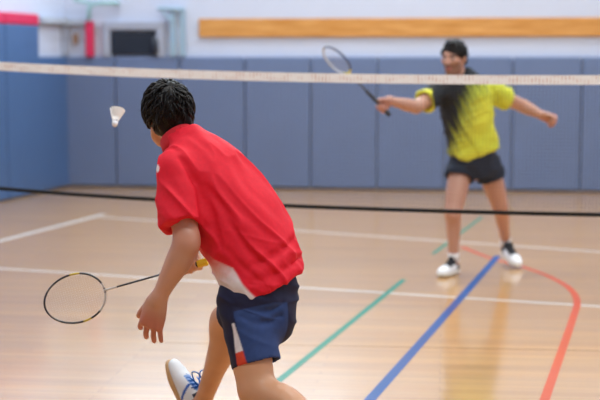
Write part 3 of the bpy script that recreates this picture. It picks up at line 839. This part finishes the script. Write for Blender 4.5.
    s.crease([(248, 268), (266, 260), (284, 249), (294, 238)], 0.008, 0.022)
    s.crease([(250, 283), (270, 277), (288, 267), (300, 256)], 0.008, 0.022)
    s.crease([(228, 250), (240, 262), (252, 272), (268, 286)], 0.006, 0.02)
    s.crease([(180, 158), (188, 168), (194, 182)], 0.006, 0.02)
    SV, SF = s.mesh(3); SN = normals(SV, SF)
    # folds running from the shoulder towards the hip
    g = nrm(at(280, 285, 4.60) - at(196, 190, 4.62)); e2 = nrm(np.cross(g, [0, 1, 0])); e3 = np.cross(g, e2)
    q = SV @ np.array([g, e2, e3]).T
    wob = vnoise(SV * 6, 2) * 0.06
    n1 = vnoise(np.stack([q[:, 0] * 4, (q[:, 1] + wob) * 24, q[:, 2] * 14], 1), 21)
    n2 = vnoise(np.stack([q[:, 0] * 9, (q[:, 1] + wob) * 42, q[:, 2] * 22], 1), 22)
    ridge = 1 - np.abs(2 * n1 - 1)
    onsl = 1 - sstep(0.07, 0.14, np.linalg.norm(np.cross(SV - shL, dS), axis=1))
    SV = SV + SN * ((ridge ** 2 - 0.4) * 0.013 + (n2 - 0.5) * 0.006)[:, None]
    # horizontal drag folds at the waist
    n3 = vnoise(np.stack([SV[:, 0] * 6, SV[:, 1] * 6, SV[:, 2] * 26 + 7 * SV[:, 0]], 1), 31)
    SV = SV + SN * ((1 - np.abs(2 * n3 - 1)) ** 3 * 0.008 * (1 - sstep(0.95, 1.08, SV[:, 2])))[:, None]
    SV = relax(SV, SF, 0.5)
    redc = np.array(lin(228, 24, 48)); wh = np.array(lin(236, 226, 232)); org = np.array(lin(226, 74, 56))
    col = np.tile(redc, (len(SV), 1))
    # white panel down the front of the left side, fading up into orange red
    side = (SV - pel)
    vv = side @ fT; hh = (SV - hemS) @ -hn
    uu = side @ lT
    edge = -0.085 + 0.025 * np.clip(hh / 0.13, 0, 1) + 0.13 * np.clip((hh - 0.13) / 0.12, 0, 1)
    inp = sstep(-0.004, 0.004, vv - edge) * (uu > 0.0)
    fade = 1 - sstep(0.07, 0.21, hh + 0.02 * (vnoise(SV * 90, 4) - 0.5))
    pc = mixc(mixc(np.tile(redc, (len(SV), 1)), org, sstep(0.30, 0.15, hh) if False else 1 - sstep(0.15, 0.30, hh)), wh, fade)
    inp = sstep(-0.005, 0.005, vv - edge) * sstep(-0.02, 0.0, uu) * sstep(0.30, 0.29, hh)
    col = col * (1 - inp)[:, None] + pc * inp[:, None]
    wp = SV - at(160.5, 166, 4.76); dp = np.linalg.norm(wp * np.array([1, 0.0, 0.6]), axis=1)
    col = mixc(col, wh, 1 - sstep(0.006, 0.010, dp))
    # darker seam along the sleeve
    col *= (0.95 + 0.1 * vnoise(SV * 120, 8))[:, None]
    shirt = mesh_obj('shirt', SV, SF, cloth_m, root, col, True)
    # collar: a standing band round the neck
    cc = at(180.0, 141.0, 4.865); ca = nrm(at(171, 128, 4.885) - at(184, 150, 4.85)); ca = nrm(ca + np.array([0, 0.1, 0.0]))
    u1 = nrm(np.cross(ca, [0, 1, 0])); u2 = np.cross(ca, u1)
    Vc, Fc = [], []; n = 40
    for i in range(n):
        an = 2 * math.pi * i / n; rd = math.cos(an) * u1 + math.sin(an) * u2
        for (r, z) in ((0.070, -0.034), (0.066, 0.0), (0.063, 0.028), (0.067, 0.031), (0.072, 0.024), (0.075, 0.0), (0.088, -0.036)):
            Vc.append(cc + rd * r + ca * z)
    for i in range(n):
        for k_ in range(7): Fc.append((7 * i + k_, 7 * i + (k_ + 1) % 7, 7 * ((i + 1) % n) + (k_ + 1) % 7, 7 * ((i + 1) % n) + k_))
    mesh_obj('collar', np.array(Vc), Fc, mat('red_collar_cloth', lin(206, 22, 40), 0.75, bump=0.1, bscale=300), shirt, None, True)

    # shorts
    sv = Vol((-0.55, 4.25, 0.45), (0.25, 5.35, 1.10), 0.0046)
    sv.limb([spine[1] + axis * 0.04, pel, pel - axis * 0.06], [0.124, 0.128, 0.124], 0.03, n=fT, flat=0.82)
    endL = at(256.5, 364.5, 4.56); dLg = nrm(endL - hipL)
    sv.limb([hipL + dLg * -0.02, hipL * 0.5 + endL * 0.5, endL + dLg * 0.07], [0.085, 0.087, 0.088], 0.04, end=(endL, nrm(dLg + np.array([0.02, 0, 0]))))
    sv.limb([pel - f_p * 0.03 - l_p * 0.05 + UP * 0.03, pel - f_p * 0.03 + UP * 0.01 + l_p * 0.04], [0.082, 0.084], 0.05)   # seat
    endR = hipR + (kneeR - hipR) * 0.80; dRg = nrm(endR - hipR)
    sv.limb([hipR, hipR * 0.5 + endR * 0.5, endR + dRg * 0.07], [0.078, 0.084, 0.082], 0.04, end=(endR, dRg))
    sv.limb([endL - dLg * 0.07, endL + dLg * 0.08], [0.078, 0.086], 0.004, op='sub')
    sv.limb([endR - dRg * 0.05, endR + dRg * 0.08], [0.074, 0.082], 0.004, op='sub')
    sv.crease([(236, 306), (250, 312), (266, 312), (282, 304)], 0.007, 0.02)
    sv.crease([(240, 316), (254, 322), (268, 322), (280, 316)], 0.006, 0.02)
    KV, KF = sv.mesh(3); KN = normals(KV, KF)
    n1 = vnoise(np.stack([KV[:, 0] * 7, KV[:, 1] * 7, KV[:, 2] * 24 + KV[:, 0] * 10], 1), 41)
    top = sstep(0.62, 0.80, KV[:, 2])
    KV = KV + KN * ((1 - np.abs(2 * n1 - 1)) ** 2 * 0.010 * (0.3 + 0.7 * top))[:, None]; KV = relax(KV, KF, 0.5)
    dark = np.array(lin(30, 32, 62)); blue = np.array(lin(46, 66, 116)); w2 = np.array(lin(226, 218, 222)); rd2 = np.array(lin(214, 70, 46))
    # panels by place round the left thigh
    tt = np.clip(((KV - hipL) @ dLg) / np.linalg.norm(endL - hipL), 0, 1.2)
    ctr = hipL + tt[:, None] * (endL - hipL); rv = KV - ctr
    fq = nrm(f_p - dLg * np.dot(f_p, dLg)); lq = np.cross(-dLg, fq)
    ang = np.degrees(np.arctan2(rv @ fq, rv @ lq))              # 0 at the outer side, 90 at the front
    onL = (((KV - pel) @ l_p) > -0.0) & (tt > 0.12)
    col = np.tile(dark, (len(KV), 1))
    lo_a = -38 + 0 * tt; hi_a = -12 + 14 * np.clip((tt - 0.45) / 0.55, 0, 1)
    sm = lambda lo_, hi_, x: sstep(lo_ - 1.8, lo_ + 1.8, x) * sstep(hi_ + 1.8, hi_ - 1.8, x)
    wB = sm(-176, -16, ang) * sstep(0.10, 0.13, tt) * sstep(-0.005, 0.005, (KV - pel) @ l_p)
    col = col * (1 - wB)[:, None] + blue * wB[:, None]
    wlo = -12 - 8 * np.clip((tt - 0.3) / 0.7, 0, 1); whi = -6 + 14 * np.clip((tt - 0.3) / 0.7, 0, 1)
    inw = onL * sm(wlo, whi, ang) * sstep(0.29, 0.31, tt)
    pan = mixc(np.tile(w2, (len(KV), 1)), rd2, sstep(0.775, 0.79, tt))
    col = col * (1 - inw)[:, None] + pan * inw[:, None]
    col *= (0.92 + 0.16 * vnoise(KV * 100, 8))[:, None]
    mesh_obj('shorts', KV, KF, cloth_m, root, col, True)

    bl = np.array(lin(30, 92, 190)); dk = np.array(lin(26, 34, 60)); gum = np.array(lin(206, 164, 116))
    def ex(B, col):
        col = col.copy()
        m = (B[:, 2] > 0.082) & (B[:, 0] < 0.10); col[m] = dk
        st_ = (np.abs((B[:, 0] - 0.12) - 0.8 * (B[:, 2] - 0.05)) < 0.007) & (np.abs(B[:, 1]) > 0.022); col[st_] = bl
        m = (np.abs(B[:, 1]) < 0.02) & (B[:, 0] > 0.10) & (B[:, 0] < 0.19) & (B[:, 2] > 0.045); col[m] = np.array(lin(120, 160, 220))
        return col
    lace_b = mat('blue_laces', lin(24, 104, 190), 0.6)
    make_shoe(root, frame_from(toeR, upR, origR, 1.0), lin(232, 236, 242), gum, ex, lace_m=lace_b, side=-1)
    make_shoe(root, frame_from(toeL, upL, origL, 1.0), lin(232, 236, 242), gum, ex, lace_m=lace_b, side=1)
    return butt, a

near_butt, near_axis = near_player()

# ---------------------------------------------------------------- far player in yellow
def far_player():
    f2 = nrm([-0.25, -0.97, 0]); l2 = np.array([-f2[1], f2[0], 0])
    root = thing('person', 'dark-haired player in yellow and black shirt reaching out beyond the net', 'person', (1.36, 10.1, 0))
    pel = at(474, 161, 10.1)
    spine = [pel, at(473, 145, 10.08), at(469, 125, 10.05), at(466, 105, 10.03), at(464, 91, 10.02), at(460, 80, 10.0)]
    axis = nrm(spine[4] - spine[0]); fT = nrm(f2 - axis * np.dot(f2, axis)); lT = np.cross(axis, fT)
    shR = at(439, 93, 9.97); elR = at(416, 107, 9.72)
    butt = at(388.6, 114.2, 9.50); headc = at(334, 57.5, 9.46); a = nrm(headc - butt)
    G = butt + a * 0.065
    dR = np.array([-0.9, -0.2, -0.35]); dR = nrm(dR - a * np.dot(dR, a)); pnR = np.cross(a, dR)
    wrR = G - dR * 0.078 - pnR * 0.030
    shL = at(491, 92, 10.07); elL = at(522, 105.5, 10.18); wrL = at(543, 116, 10.12)
    hipR = at(461, 168, 10.1); hipL = at(488, 167, 10.12)
    ankR = fl(451, 273, 0.0); ankR = np.array([at(454, 262, 9.95)[0], 9.98, 0.105])
    ankL = np.array([at(505, 246, 10.5)[0], 10.45, 0.165])
    kneeR = at(453, 213, 9.93); kneeL = at(500, 206, 10.2)
    hf = nrm([-0.55, -0.83, -0.12]); hup = nrm([-0.02, -0.05, 1]); hc = at(454, 57.5, 9.97)
    v = Vol((0.55, 9.2, -0.02), (2.15, 10.85, 1.92), 0.0052)
    v.limb(spine, [0.155, 0.145, 0.150, 0.170, 0.155, 0.085], 0.03, n=fT, flat=[0.80, 0.78, 0.74, 0.74, 0.7, 0.9])
    v.limb([spine[4], shL], [0.085, 0.066], 0.05); v.limb([spine[4], shR], [0.085, 0.066], 0.05)
    v.limb([spine[5], at(458, 77, 10.0), hc - hup * 0.06 - hf * 0.01], [0.072, 0.064, 0.062], 0.03)
    HS = 1.08
    A = add_head(v, hc, hf, hup, HS)
    for sh, el, wr in ((shR, elR, wrR), (shL, elL, wrL)):
        v.limb([sh, sh * 0.5 + el * 0.5, el], [0.064, 0.056, 0.048], 0.03)
        v.limb([el, el * 0.7 + wr * 0.3, el * 0.3 + wr * 0.7, wr], [0.046, 0.048, 0.036, 0.030], 0.02)
    add_hand(v, wrR, dR, a, True, curl=[(60, 78, 50), (68, 80, 50), (72, 82, 50), (76, 80, 50)], spread=0.04, s=1.02, thumb=(0.55, 0.45, 0.75), tb=35)
    add_hand(v, wrL, at(551, 119, 10.08) - wrL, np.array([0.1, -0.5, 0.85]), False, curl=[(40, 60, 40), (50, 62, 40), (55, 64, 40), (60, 60, 40)], spread=0.05, s=1.15, thumb=(0.4, 0.75, 0.5), tb=25)
    for hip, kn, an in ((hipR, kneeR, ankR), (hipL, kneeL, ankL)):
        v.limb([hip, hip * 0.5 + kn * 0.5, kn], [0.084, 0.083, 0.060], 0.03)
        bk = -f2 * 0.022
        v.limb([kn, kn * 0.7 + an * 0.3 + bk, kn * 0.35 + an * 0.65 + bk * 0.4, an], [0.058, 0.056, 0.043, 0.036], 0.03)
    toeR = nrm([-0.50, -0.87, 0.0]); toeL = nrm([0.24, -0.93, -0.26])
    upv = np.array([0, 0, 1.0])
    oR = np.array([ankR[0], ankR[1], 0.007]) - toeR * 0.055
    oL = ankL + nrm(np.array([0, -0.26, -0.93])) * 0.095 - toeL * 0.055
    for an, o, t in ((ankR, oR, toeR), (ankL, oL, toeL)):
        v.limb([an, an - UP * 0.04 + t * 0.03, o + t * 0.19 + UP * 0.035], [0.036, 0.035, 0.026], 0.02)
    V, F = v.mesh(2)
    base = np.array(lin(196, 146, 126)); red = np.array(lin(188, 114, 100))
    col = np.tile(base, (len(V), 1))
    for w in (wrR + dR * 0.07, wrL + nrm(wrL - elL) * 0.08): col = mixc(col, red, 0.5 * (1 - sstep(0.05, 0.12, np.linalg.norm(V - w, axis=1))))
    loc = (V - hc) @ np.array(A).T / HS
    inh = np.linalg.norm(loc, axis=1) < 0.16
    front = (loc[:, 0] > 0.02) & inh
    beard = sstep(0.0, 0.035, loc[:, 0]) * inh * sstep(-0.022, -0.060, loc[:, 2] - 0.25 * np.abs(loc[:, 1])) * sstep(-0.135, -0.115, loc[:, 2])
    col = mixc(col, lin(92, 66, 60), beard * 0.62)
    mous = front & (np.abs(loc[:, 2] + 0.048) < 0.007) & (np.abs(loc[:, 1]) < 0.030); col = mixc(col, lin(52, 36, 34), mous * 0.6)
    lips = front & (np.abs(loc[:, 2] + 0.066) < 0.010) & (np.abs(loc[:, 1]) < 0.022); col = mixc(col, lin(186, 100, 96), lips * 0.8)
    eb = front & (np.abs(loc[:, 2] - 0.021) < 0.008) & (np.abs(np.abs(loc[:, 1]) - 0.032) < 0.021); col = mixc(col, lin(36, 26, 24), eb * 0.9)
    ey = front & (np.abs(loc[:, 2]) < 0.0055) & (np.abs(np.abs(loc[:, 1]) - 0.032) < 0.013); col = mixc(col, lin(225, 215, 210), ey * 0.9)
    ir = front & (np.abs(loc[:, 2]) < 0.0058) & (np.abs(np.abs(loc[:, 1]) - 0.032) < 0.006); col = mixc(col, lin(40, 26, 20), ir * 1.0)
    mesh_obj('body', V, F, skin_m, root, col, True)
    # hair
    f, l, up = A; P = lambda a_, b_, z_: hc + HS * (a_ * f + b_ * l + z_ * up)
    hv = Vol(hc - 0.2, hc + 0.2, 0.005)
    hv.ell(P(-0.014, 0, 0.026), np.array([0.104, 0.082, 0.096]) * HS, A, 0.01)
    hv.ell(P(-0.040, 0, -0.025), np.array([0.072, 0.072, 0.072]) * HS, A, 0.03)
    hv.limb([P(0.055, 0.02, 0.100), P(0.03, -0.03, 0.108)], [0.022, 0.020], 0.03)
    for sg in (-1, 1): hv.limb([P(0.030, 0.070 * sg, 0.040), P(0.020, 0.074 * sg, -0.012)], [0.014, 0.010], 0.01)
    hv.ell(P(0.112, 0, -0.040), np.array([0.100, 0.088, 0.090]) * HS, A, 0.012, op='sub')
    for sg in (-1, 1): hv.ell(P(0.012, 0.09 * sg, -0.03), np.array([0.022, 0.04, 0.036]) * HS, A, 0.01, op='sub')
    hv.cut(P(-0.07, 0, -0.085), nrm(-up + 0.2 * f), k=0.02)
    HV, HF = hv.mesh(1); HN = normals(HV, HF)
    HV = HV + HN * ((vnoise((HV - hc) * 70, 5) - 0.5) * 0.012 + (vnoise((HV - hc) * 32, 6) - 0.5) * 0.014)[:, None]
    mb = MB()
    locks(mb, P(-0.014, 0, 0.024), A, np.array([0.102, 0.081, 0.095]) * HS, 160, (-0.4, 0.1, 0.9), 0.025, 0.04, 0.006, lambda v_: -0.4 + 0.85 * max(0, v_[0] + 0.3), 12, lift=0.010, wild=0.6)
    F2 = [tuple(x) for x in HF.tolist()] + [tuple(i + len(HV) for i in ff) for ff in mb.F]
    mesh_obj('hair', np.concatenate([HV, np.array(mb.V)]), F2, hair_m, root, None, True)
    # shirt
    s = Vol((0.80, 9.55, 0.75), (1.80, 10.50, 1.72), 0.0052)
    s.limb([spine[0] - axis * 0.06] + spine, [0.200, 0.196, 0.185, 0.183, 0.190, 0.165, 0.080], 0.03, n=fT, flat=[0.80, 0.80, 0.80, 0.78, 0.76, 0.74, 0.9])
    s.limb([spine[4], shL + axis * 0.006], [0.095, 0.078], 0.05); s.limb([spine[4], shR + axis * 0.006], [0.095, 0.078], 0.05)
    for sh, el, fr_ in ((shR, elR, 0.62), (shL, elL, 0.52)):
        dv = nrm(el - sh); e = sh + (el - sh) * fr_
        s.limb([sh, e + dv * 0.06], [0.076, 0.086], 0.04, end=(e, dv))
        s.limb([e - dv * 0.05, e + dv * 0.09], [0.070, 0.082], 0.004, op='sub')
    fr0 = at(469, 161, 9.95); n_ = nrm([0.0, -0.25, -1.0])
    s.cut(fr0, nrm([0.42, -0.1, -0.9])); s.cut(fr0, nrm([-0.42, -0.1, -0.9]))
    s.limb([spine[5] - axis * 0.01, hc - hup * 0.02], [0.064, 0.072], 0.006, op='sub')
    SV, SF = s.mesh(3); SN = normals(SV, SF)
    q = SV - pel
    n1 = vnoise(np.stack([(q @ lT) * 16 + q[:, 2] * 7, q[:, 1] * 12, q[:, 2] * 5], 1), 21)
    n3 = vnoise(np.stack([q[:, 0] * 6, q[:, 1] * 6, q[:, 2] * 20 - 9 * q[:, 0]], 1), 33)
    SV = SV + SN * ((1 - np.abs(2 * n1 - 1)) ** 2 * 0.013 + (1 - np.abs(2 * n3 - 1)) ** 3 * 0.009)[:, None]; SV = relax(SV, SF, 0.5)
    yel = np.array(lin(228, 226, 72)); yel2 = np.array(lin(186, 200, 60)); blk = np.array(lin(24, 30, 38)); mid = np.array(lin(110, 132, 66))
    X = (SV - spine[2]) @ lT; Z = SV[:, 2]
    zb_ = np.array([at(300, y, 10.0)[2] for y in (150, 140, 128, 112, 98, 84, 76)])
    xb_ = np.array([(p - 469) / 129 for p in (446, 456, 461, 467, 473, 481, 500)])
    bound = np.interp(Z, zb_, xb_)
    streak = vnoise(np.stack([(X + 0.35 * (Z - 1.2)) * 60, Z * 6, SV[:, 1] * 3], 1), 51)
    tt = X - bound + (streak - 0.5) * 0.13
    t_ = sstep(-0.08, 0.17, tt)
    col = np.tile(yel, (len(SV), 1)); col = mixc(col, yel2, vnoise(SV * 10, 6) * 0.7)
    inner = mixc(np.tile(blk, (len(SV), 1)), mid, sstep(0.0, 0.5, t_))
    col = inner * (1 - t_)[:, None] + col * t_[:, None]
    dsl = (SV - shR) @ nrm(elR - shR)
    cuff = (dsl > np.linalg.norm(elR - shR) * 0.62 - 0.045) & (np.linalg.norm(np.cross(SV - shR, nrm(elR - shR)), axis=1) < 0.12) & (X < -0.2)
    col = np.where(cuff[:, None], yel, col)
    mesh_obj('shirt', SV, SF, cloth_m, root, col, True)
    # shorts
    sv = Vol((0.9, 9.7, 0.60), (1.95, 10.6, 1.15), 0.0052)
    sv.limb([spine[1], pel, pel - axis * 0.08], [0.160, 0.168, 0.164], 0.03, n=fT, flat=0.84, end=(pel - axis * 0.112, -axis))
    for hip, kn, fr_ in ((hipR, kneeR, 0.23), (hipL, kneeL, 0.26)):
        dv = nrm(kn - hip); e = hip + (kn - hip) * fr_
        sv.limb([hip - dv * 0.02, e + dv * 0.07], [0.104, 0.116], 0.025, end=(e, dv))
        sv.limb([e - dv * 0.05, e + dv * 0.08], [0.098, 0.106], 0.004, op='sub')
    KV, KF = sv.mesh(3); KN = normals(KV, KF)
    n1 = vnoise(np.stack([KV[:, 0] * 12, KV[:, 1] * 8, KV[:, 2] * 8], 1), 44)
    KV = KV + KN * ((1 - np.abs(2 * n1 - 1)) ** 2 * 0.012)[:, None]; KV = relax(KV, KF, 0.5)
    mesh_obj('shorts', KV, KF, cloth_m, root, np.tile(np.array(lin(28, 38, 56)), (len(KV), 1)), True)
    dk = np.array(lin(24, 26, 36)); wh = np.array(lin(240, 240, 244))
    def ex(B, col):
        col = col.copy()
        m = (B[:, 0] < 0.075) & (B[:, 2] > 0.02); col[m] = dk
        m = (np.abs(B[:, 1]) < 0.034) & (B[:, 0] > 0.07) & (B[:, 0] < 0.19) & (B[:, 2] > 0.046); col[m] = dk
        return col
    lace_k = mat('black_laces', lin(22, 24, 32), 0.6)
    make_shoe(root, frame_from(toeR, upv, oR, 1.05), wh, lin(226, 222, 214), ex, lace_m=lace_k, side=-1, loops=False)
    make_shoe(root, frame_from(toeL, upv, oL, 1.05), wh, lin(226, 222, 214), ex, lace_m=lace_k, side=1, loops=False)
    sock_m = mat('white_sock', lin(236, 232, 232), 0.85, bump=0.2, bscale=200)
    for an, kn in ((ankR, kneeR), (ankL, kneeL)):
        dv = nrm(kn - an); b = MB(); b.tube([an - dv * 0.01, an + dv * 0.025, an + dv * 0.055, an + dv * 0.06], [0.044, 0.043, 0.045, 0.038], 20)
        b.build('sock', sock_m, root, smooth=True)
    return butt, a

far_butt, far_axis = far_player()

# ---------------------------------------------------------------- rackets, shuttlecock
def racket(label, butt, a, face_n, colors, cap_m, grip_m, shaft_m, throat_m, grip_l=0.17, rs=1.0):
    a = nrm(a); fn = nrm(np.asarray(face_n, float) - a * np.dot(face_n, a)); w = np.cross(fn, a)
    P = lambda x, y, z=0: butt + a * x + w * y + fn * z
    t = thing('badminton_racket', label, 'racket', tuple(butt))
    b = MB(); n = 96; ec, ea, eb = 0.548, 0.127, 0.098
    pts = [P(ec + ea * math.cos(2 * math.pi * i / n), eb * math.sin(2 * math.pi * i / n) * (1 - 0.06 * math.cos(2 * math.pi * i / n))) for i in range(n)]
    b.tube(pts, 0.0042 * rs, 8, closed=True)
    cols = np.repeat(np.array([colors(360 * i / n) for i in range(n)]), 8, 0)
    mesh_obj('frame', np.array(b.V), b.F, mat('racket_paint', attr=True, rough=0.3), t, cols, True)
    b = MB()
    for i in range(-10, 11):
        y = i * 0.0088; c_ = 1 - (y / eb) ** 2
        if c_ > 0.02: b.tube([P(ec - ea * math.sqrt(c_), y, 0.0006), P(ec + ea * math.sqrt(c_), y, 0.0006)], 0.00022, 4)
    for i in range(-12, 13):
        x = i * 0.0098; c_ = 1 - (x / ea) ** 2
        if c_ > 0.02: b.tube([P(ec + x, -eb * math.sqrt(c_), -0.0006), P(ec + x, eb * math.sqrt(c_), -0.0006)], 0.00022, 4)
    b.build('strings', mat('racket_string', lin(205, 188, 170), 0.5), t)
    b = MB(); b.tube([P(grip_l, 0), P(0.37, 0)], 0.0040 * rs, 10); b.build('shaft', shaft_m, t, smooth=True)
    b = MB(); b.tube([P(0.368, 0), P(0.41, 0), P(0.424, 0)], [0.0036 * rs, 0.0042 * rs, 0.0075 * rs], 10); b.build('throat', throat_m, t, smooth=True)
    b = MB(); b.tube([P(0.008, 0), P(0.02, 0), P(grip_l - 0.03, 0), P(grip_l, 0), P(grip_l + 0.02, 0)], [0.0145, 0.0135, 0.0125, 0.010, 0.006], 8); b.build('grip', grip_m, t)
    b = MB(); b.tube([P(-0.014, 0), P(-0.011, 0), P(0.020, 0), P(0.030, 0)], [0.012, 0.0168, 0.0164, 0.0142], 10); b.build('butt_cap', cap_m, t)
    return t

blk_m = mat('black_grip_tape', lin(26, 26, 30), 0.6, bump=0.3, bscale=300); dark_paint = mat('dark_shaft_paint', lin(44, 46, 54), 0.3)
white_p = mat('white_shaft_paint', lin(200, 196, 192), 0.35); yel_m = mat('yellow_plastic', lin(240, 200, 40), 0.45)
bk_c, yl_c, wt_c = lin(46, 44, 46), lin(206, 178, 60), lin(196, 190, 184)
def near_cols(d):
    if 132 < d < 176 or 184 < d < 196: return wt_c
    if 96 < d < 112 or 250 < d < 268: return yl_c
    if 20 < d < 50 or 300 < d < 325: return lin(96, 92, 90)
    return bk_c
racket('badminton racket held out to the left by the red-shirted player', near_butt, near_axis, (0.12, -0.97, 0.2), near_cols, yel_m, blk_m, dark_paint, white_p)
def far_cols(d):
    if 152 < d < 208: return lin(226, 214, 60)
    return lin(196, 204, 220) if d < 180 else lin(52, 66, 104)
w_ = nrm(np.cross(far_axis, [0, 1, 0]))
racket('badminton racket raised by the yellow-shirted player, with a yellow throat', far_butt, far_axis, w_ * 0.83 + np.array([0, -0.55, 0]), far_cols, blk_m, blk_m, dark_paint, mat('yellow_throat_paint', lin(230, 216, 50), 0.4), grip_l=0.24, rs=1.8)

def shuttle():
    ck = at(114.3, 126.5, 5.8); ax = nrm(at(117.6, 109, 5.84) - ck)
    u1 = nrm(np.cross(ax, [0, 1, 0])); u2 = np.cross(ax, u1)
    t = thing('shuttlecock', 'white shuttlecock in the air in front of the blue wall mats', 'shuttlecock', tuple(ck))
    wm = mat('white_feather', lin(253, 250, 248), 0.6); cm = mat('white_cork', lin(236, 236, 244), 0.5)
    b = MB(); b.tube([ck - ax * 0.0005, ck + ax * 0.001, ck + ax * 0.005, ck + ax * 0.012, ck + ax * 0.024], [0.001, 0.006, 0.0115, 0.0135, 0.0132], 18); b.build('cork', cm, t, smooth=True)
    n = 16
    for i in range(n):
        an = 2 * math.pi * i / n; rd = math.cos(an) * u1 + math.sin(an) * u2; tg = -math.sin(an) * u1 + math.cos(an) * u2
        base = ck + ax * 0.022 + rd * 0.011; tip = ck + ax * 0.086 + rd * 0.033
        b = MB(); b.tube([base, tip], [0.0009, 0.0005], 4)
        dv = tip - base; tw = nrm(tg + rd * 0.25); th = nrm(np.cross(dv, tw)) * 0.0004
        rows = [(0.30, 0.001), (0.42, 0.0045), (0.62, 0.0065), (0.85, 0.0078), (0.97, 0.006), (1.0, 0.002)]
        V = []; F = []
        for (u, hw) in rows:
            c = base + dv * u
            V += [c - tw * hw - th, c + tw * hw - th, c + tw * hw + th, c - tw * hw + th]
        for j in range(len(rows) - 1):
            for k in range(4): F.append((4 * j + k, 4 * j + (k + 1) % 4, 4 * j + 4 + (k + 1) % 4, 4 * j + 4 + k))
        F += [(3, 2, 1, 0), tuple(4 * (len(rows) - 1) + k for k in range(4))]
        b.add(V, F); b.build('feather', wm, t)
    b = MB()
    for (x, r) in ((0.036, 0.0165), (0.043, 0.019)):
        b.tube([ck + ax * x + (math.cos(2 * math.pi * i / 32) * u1 + math.sin(2 * math.pi * i / 32) * u2) * r for i in range(32)], 0.0009, 5, closed=True)
    b.build('thread', wm, t)
shuttle()
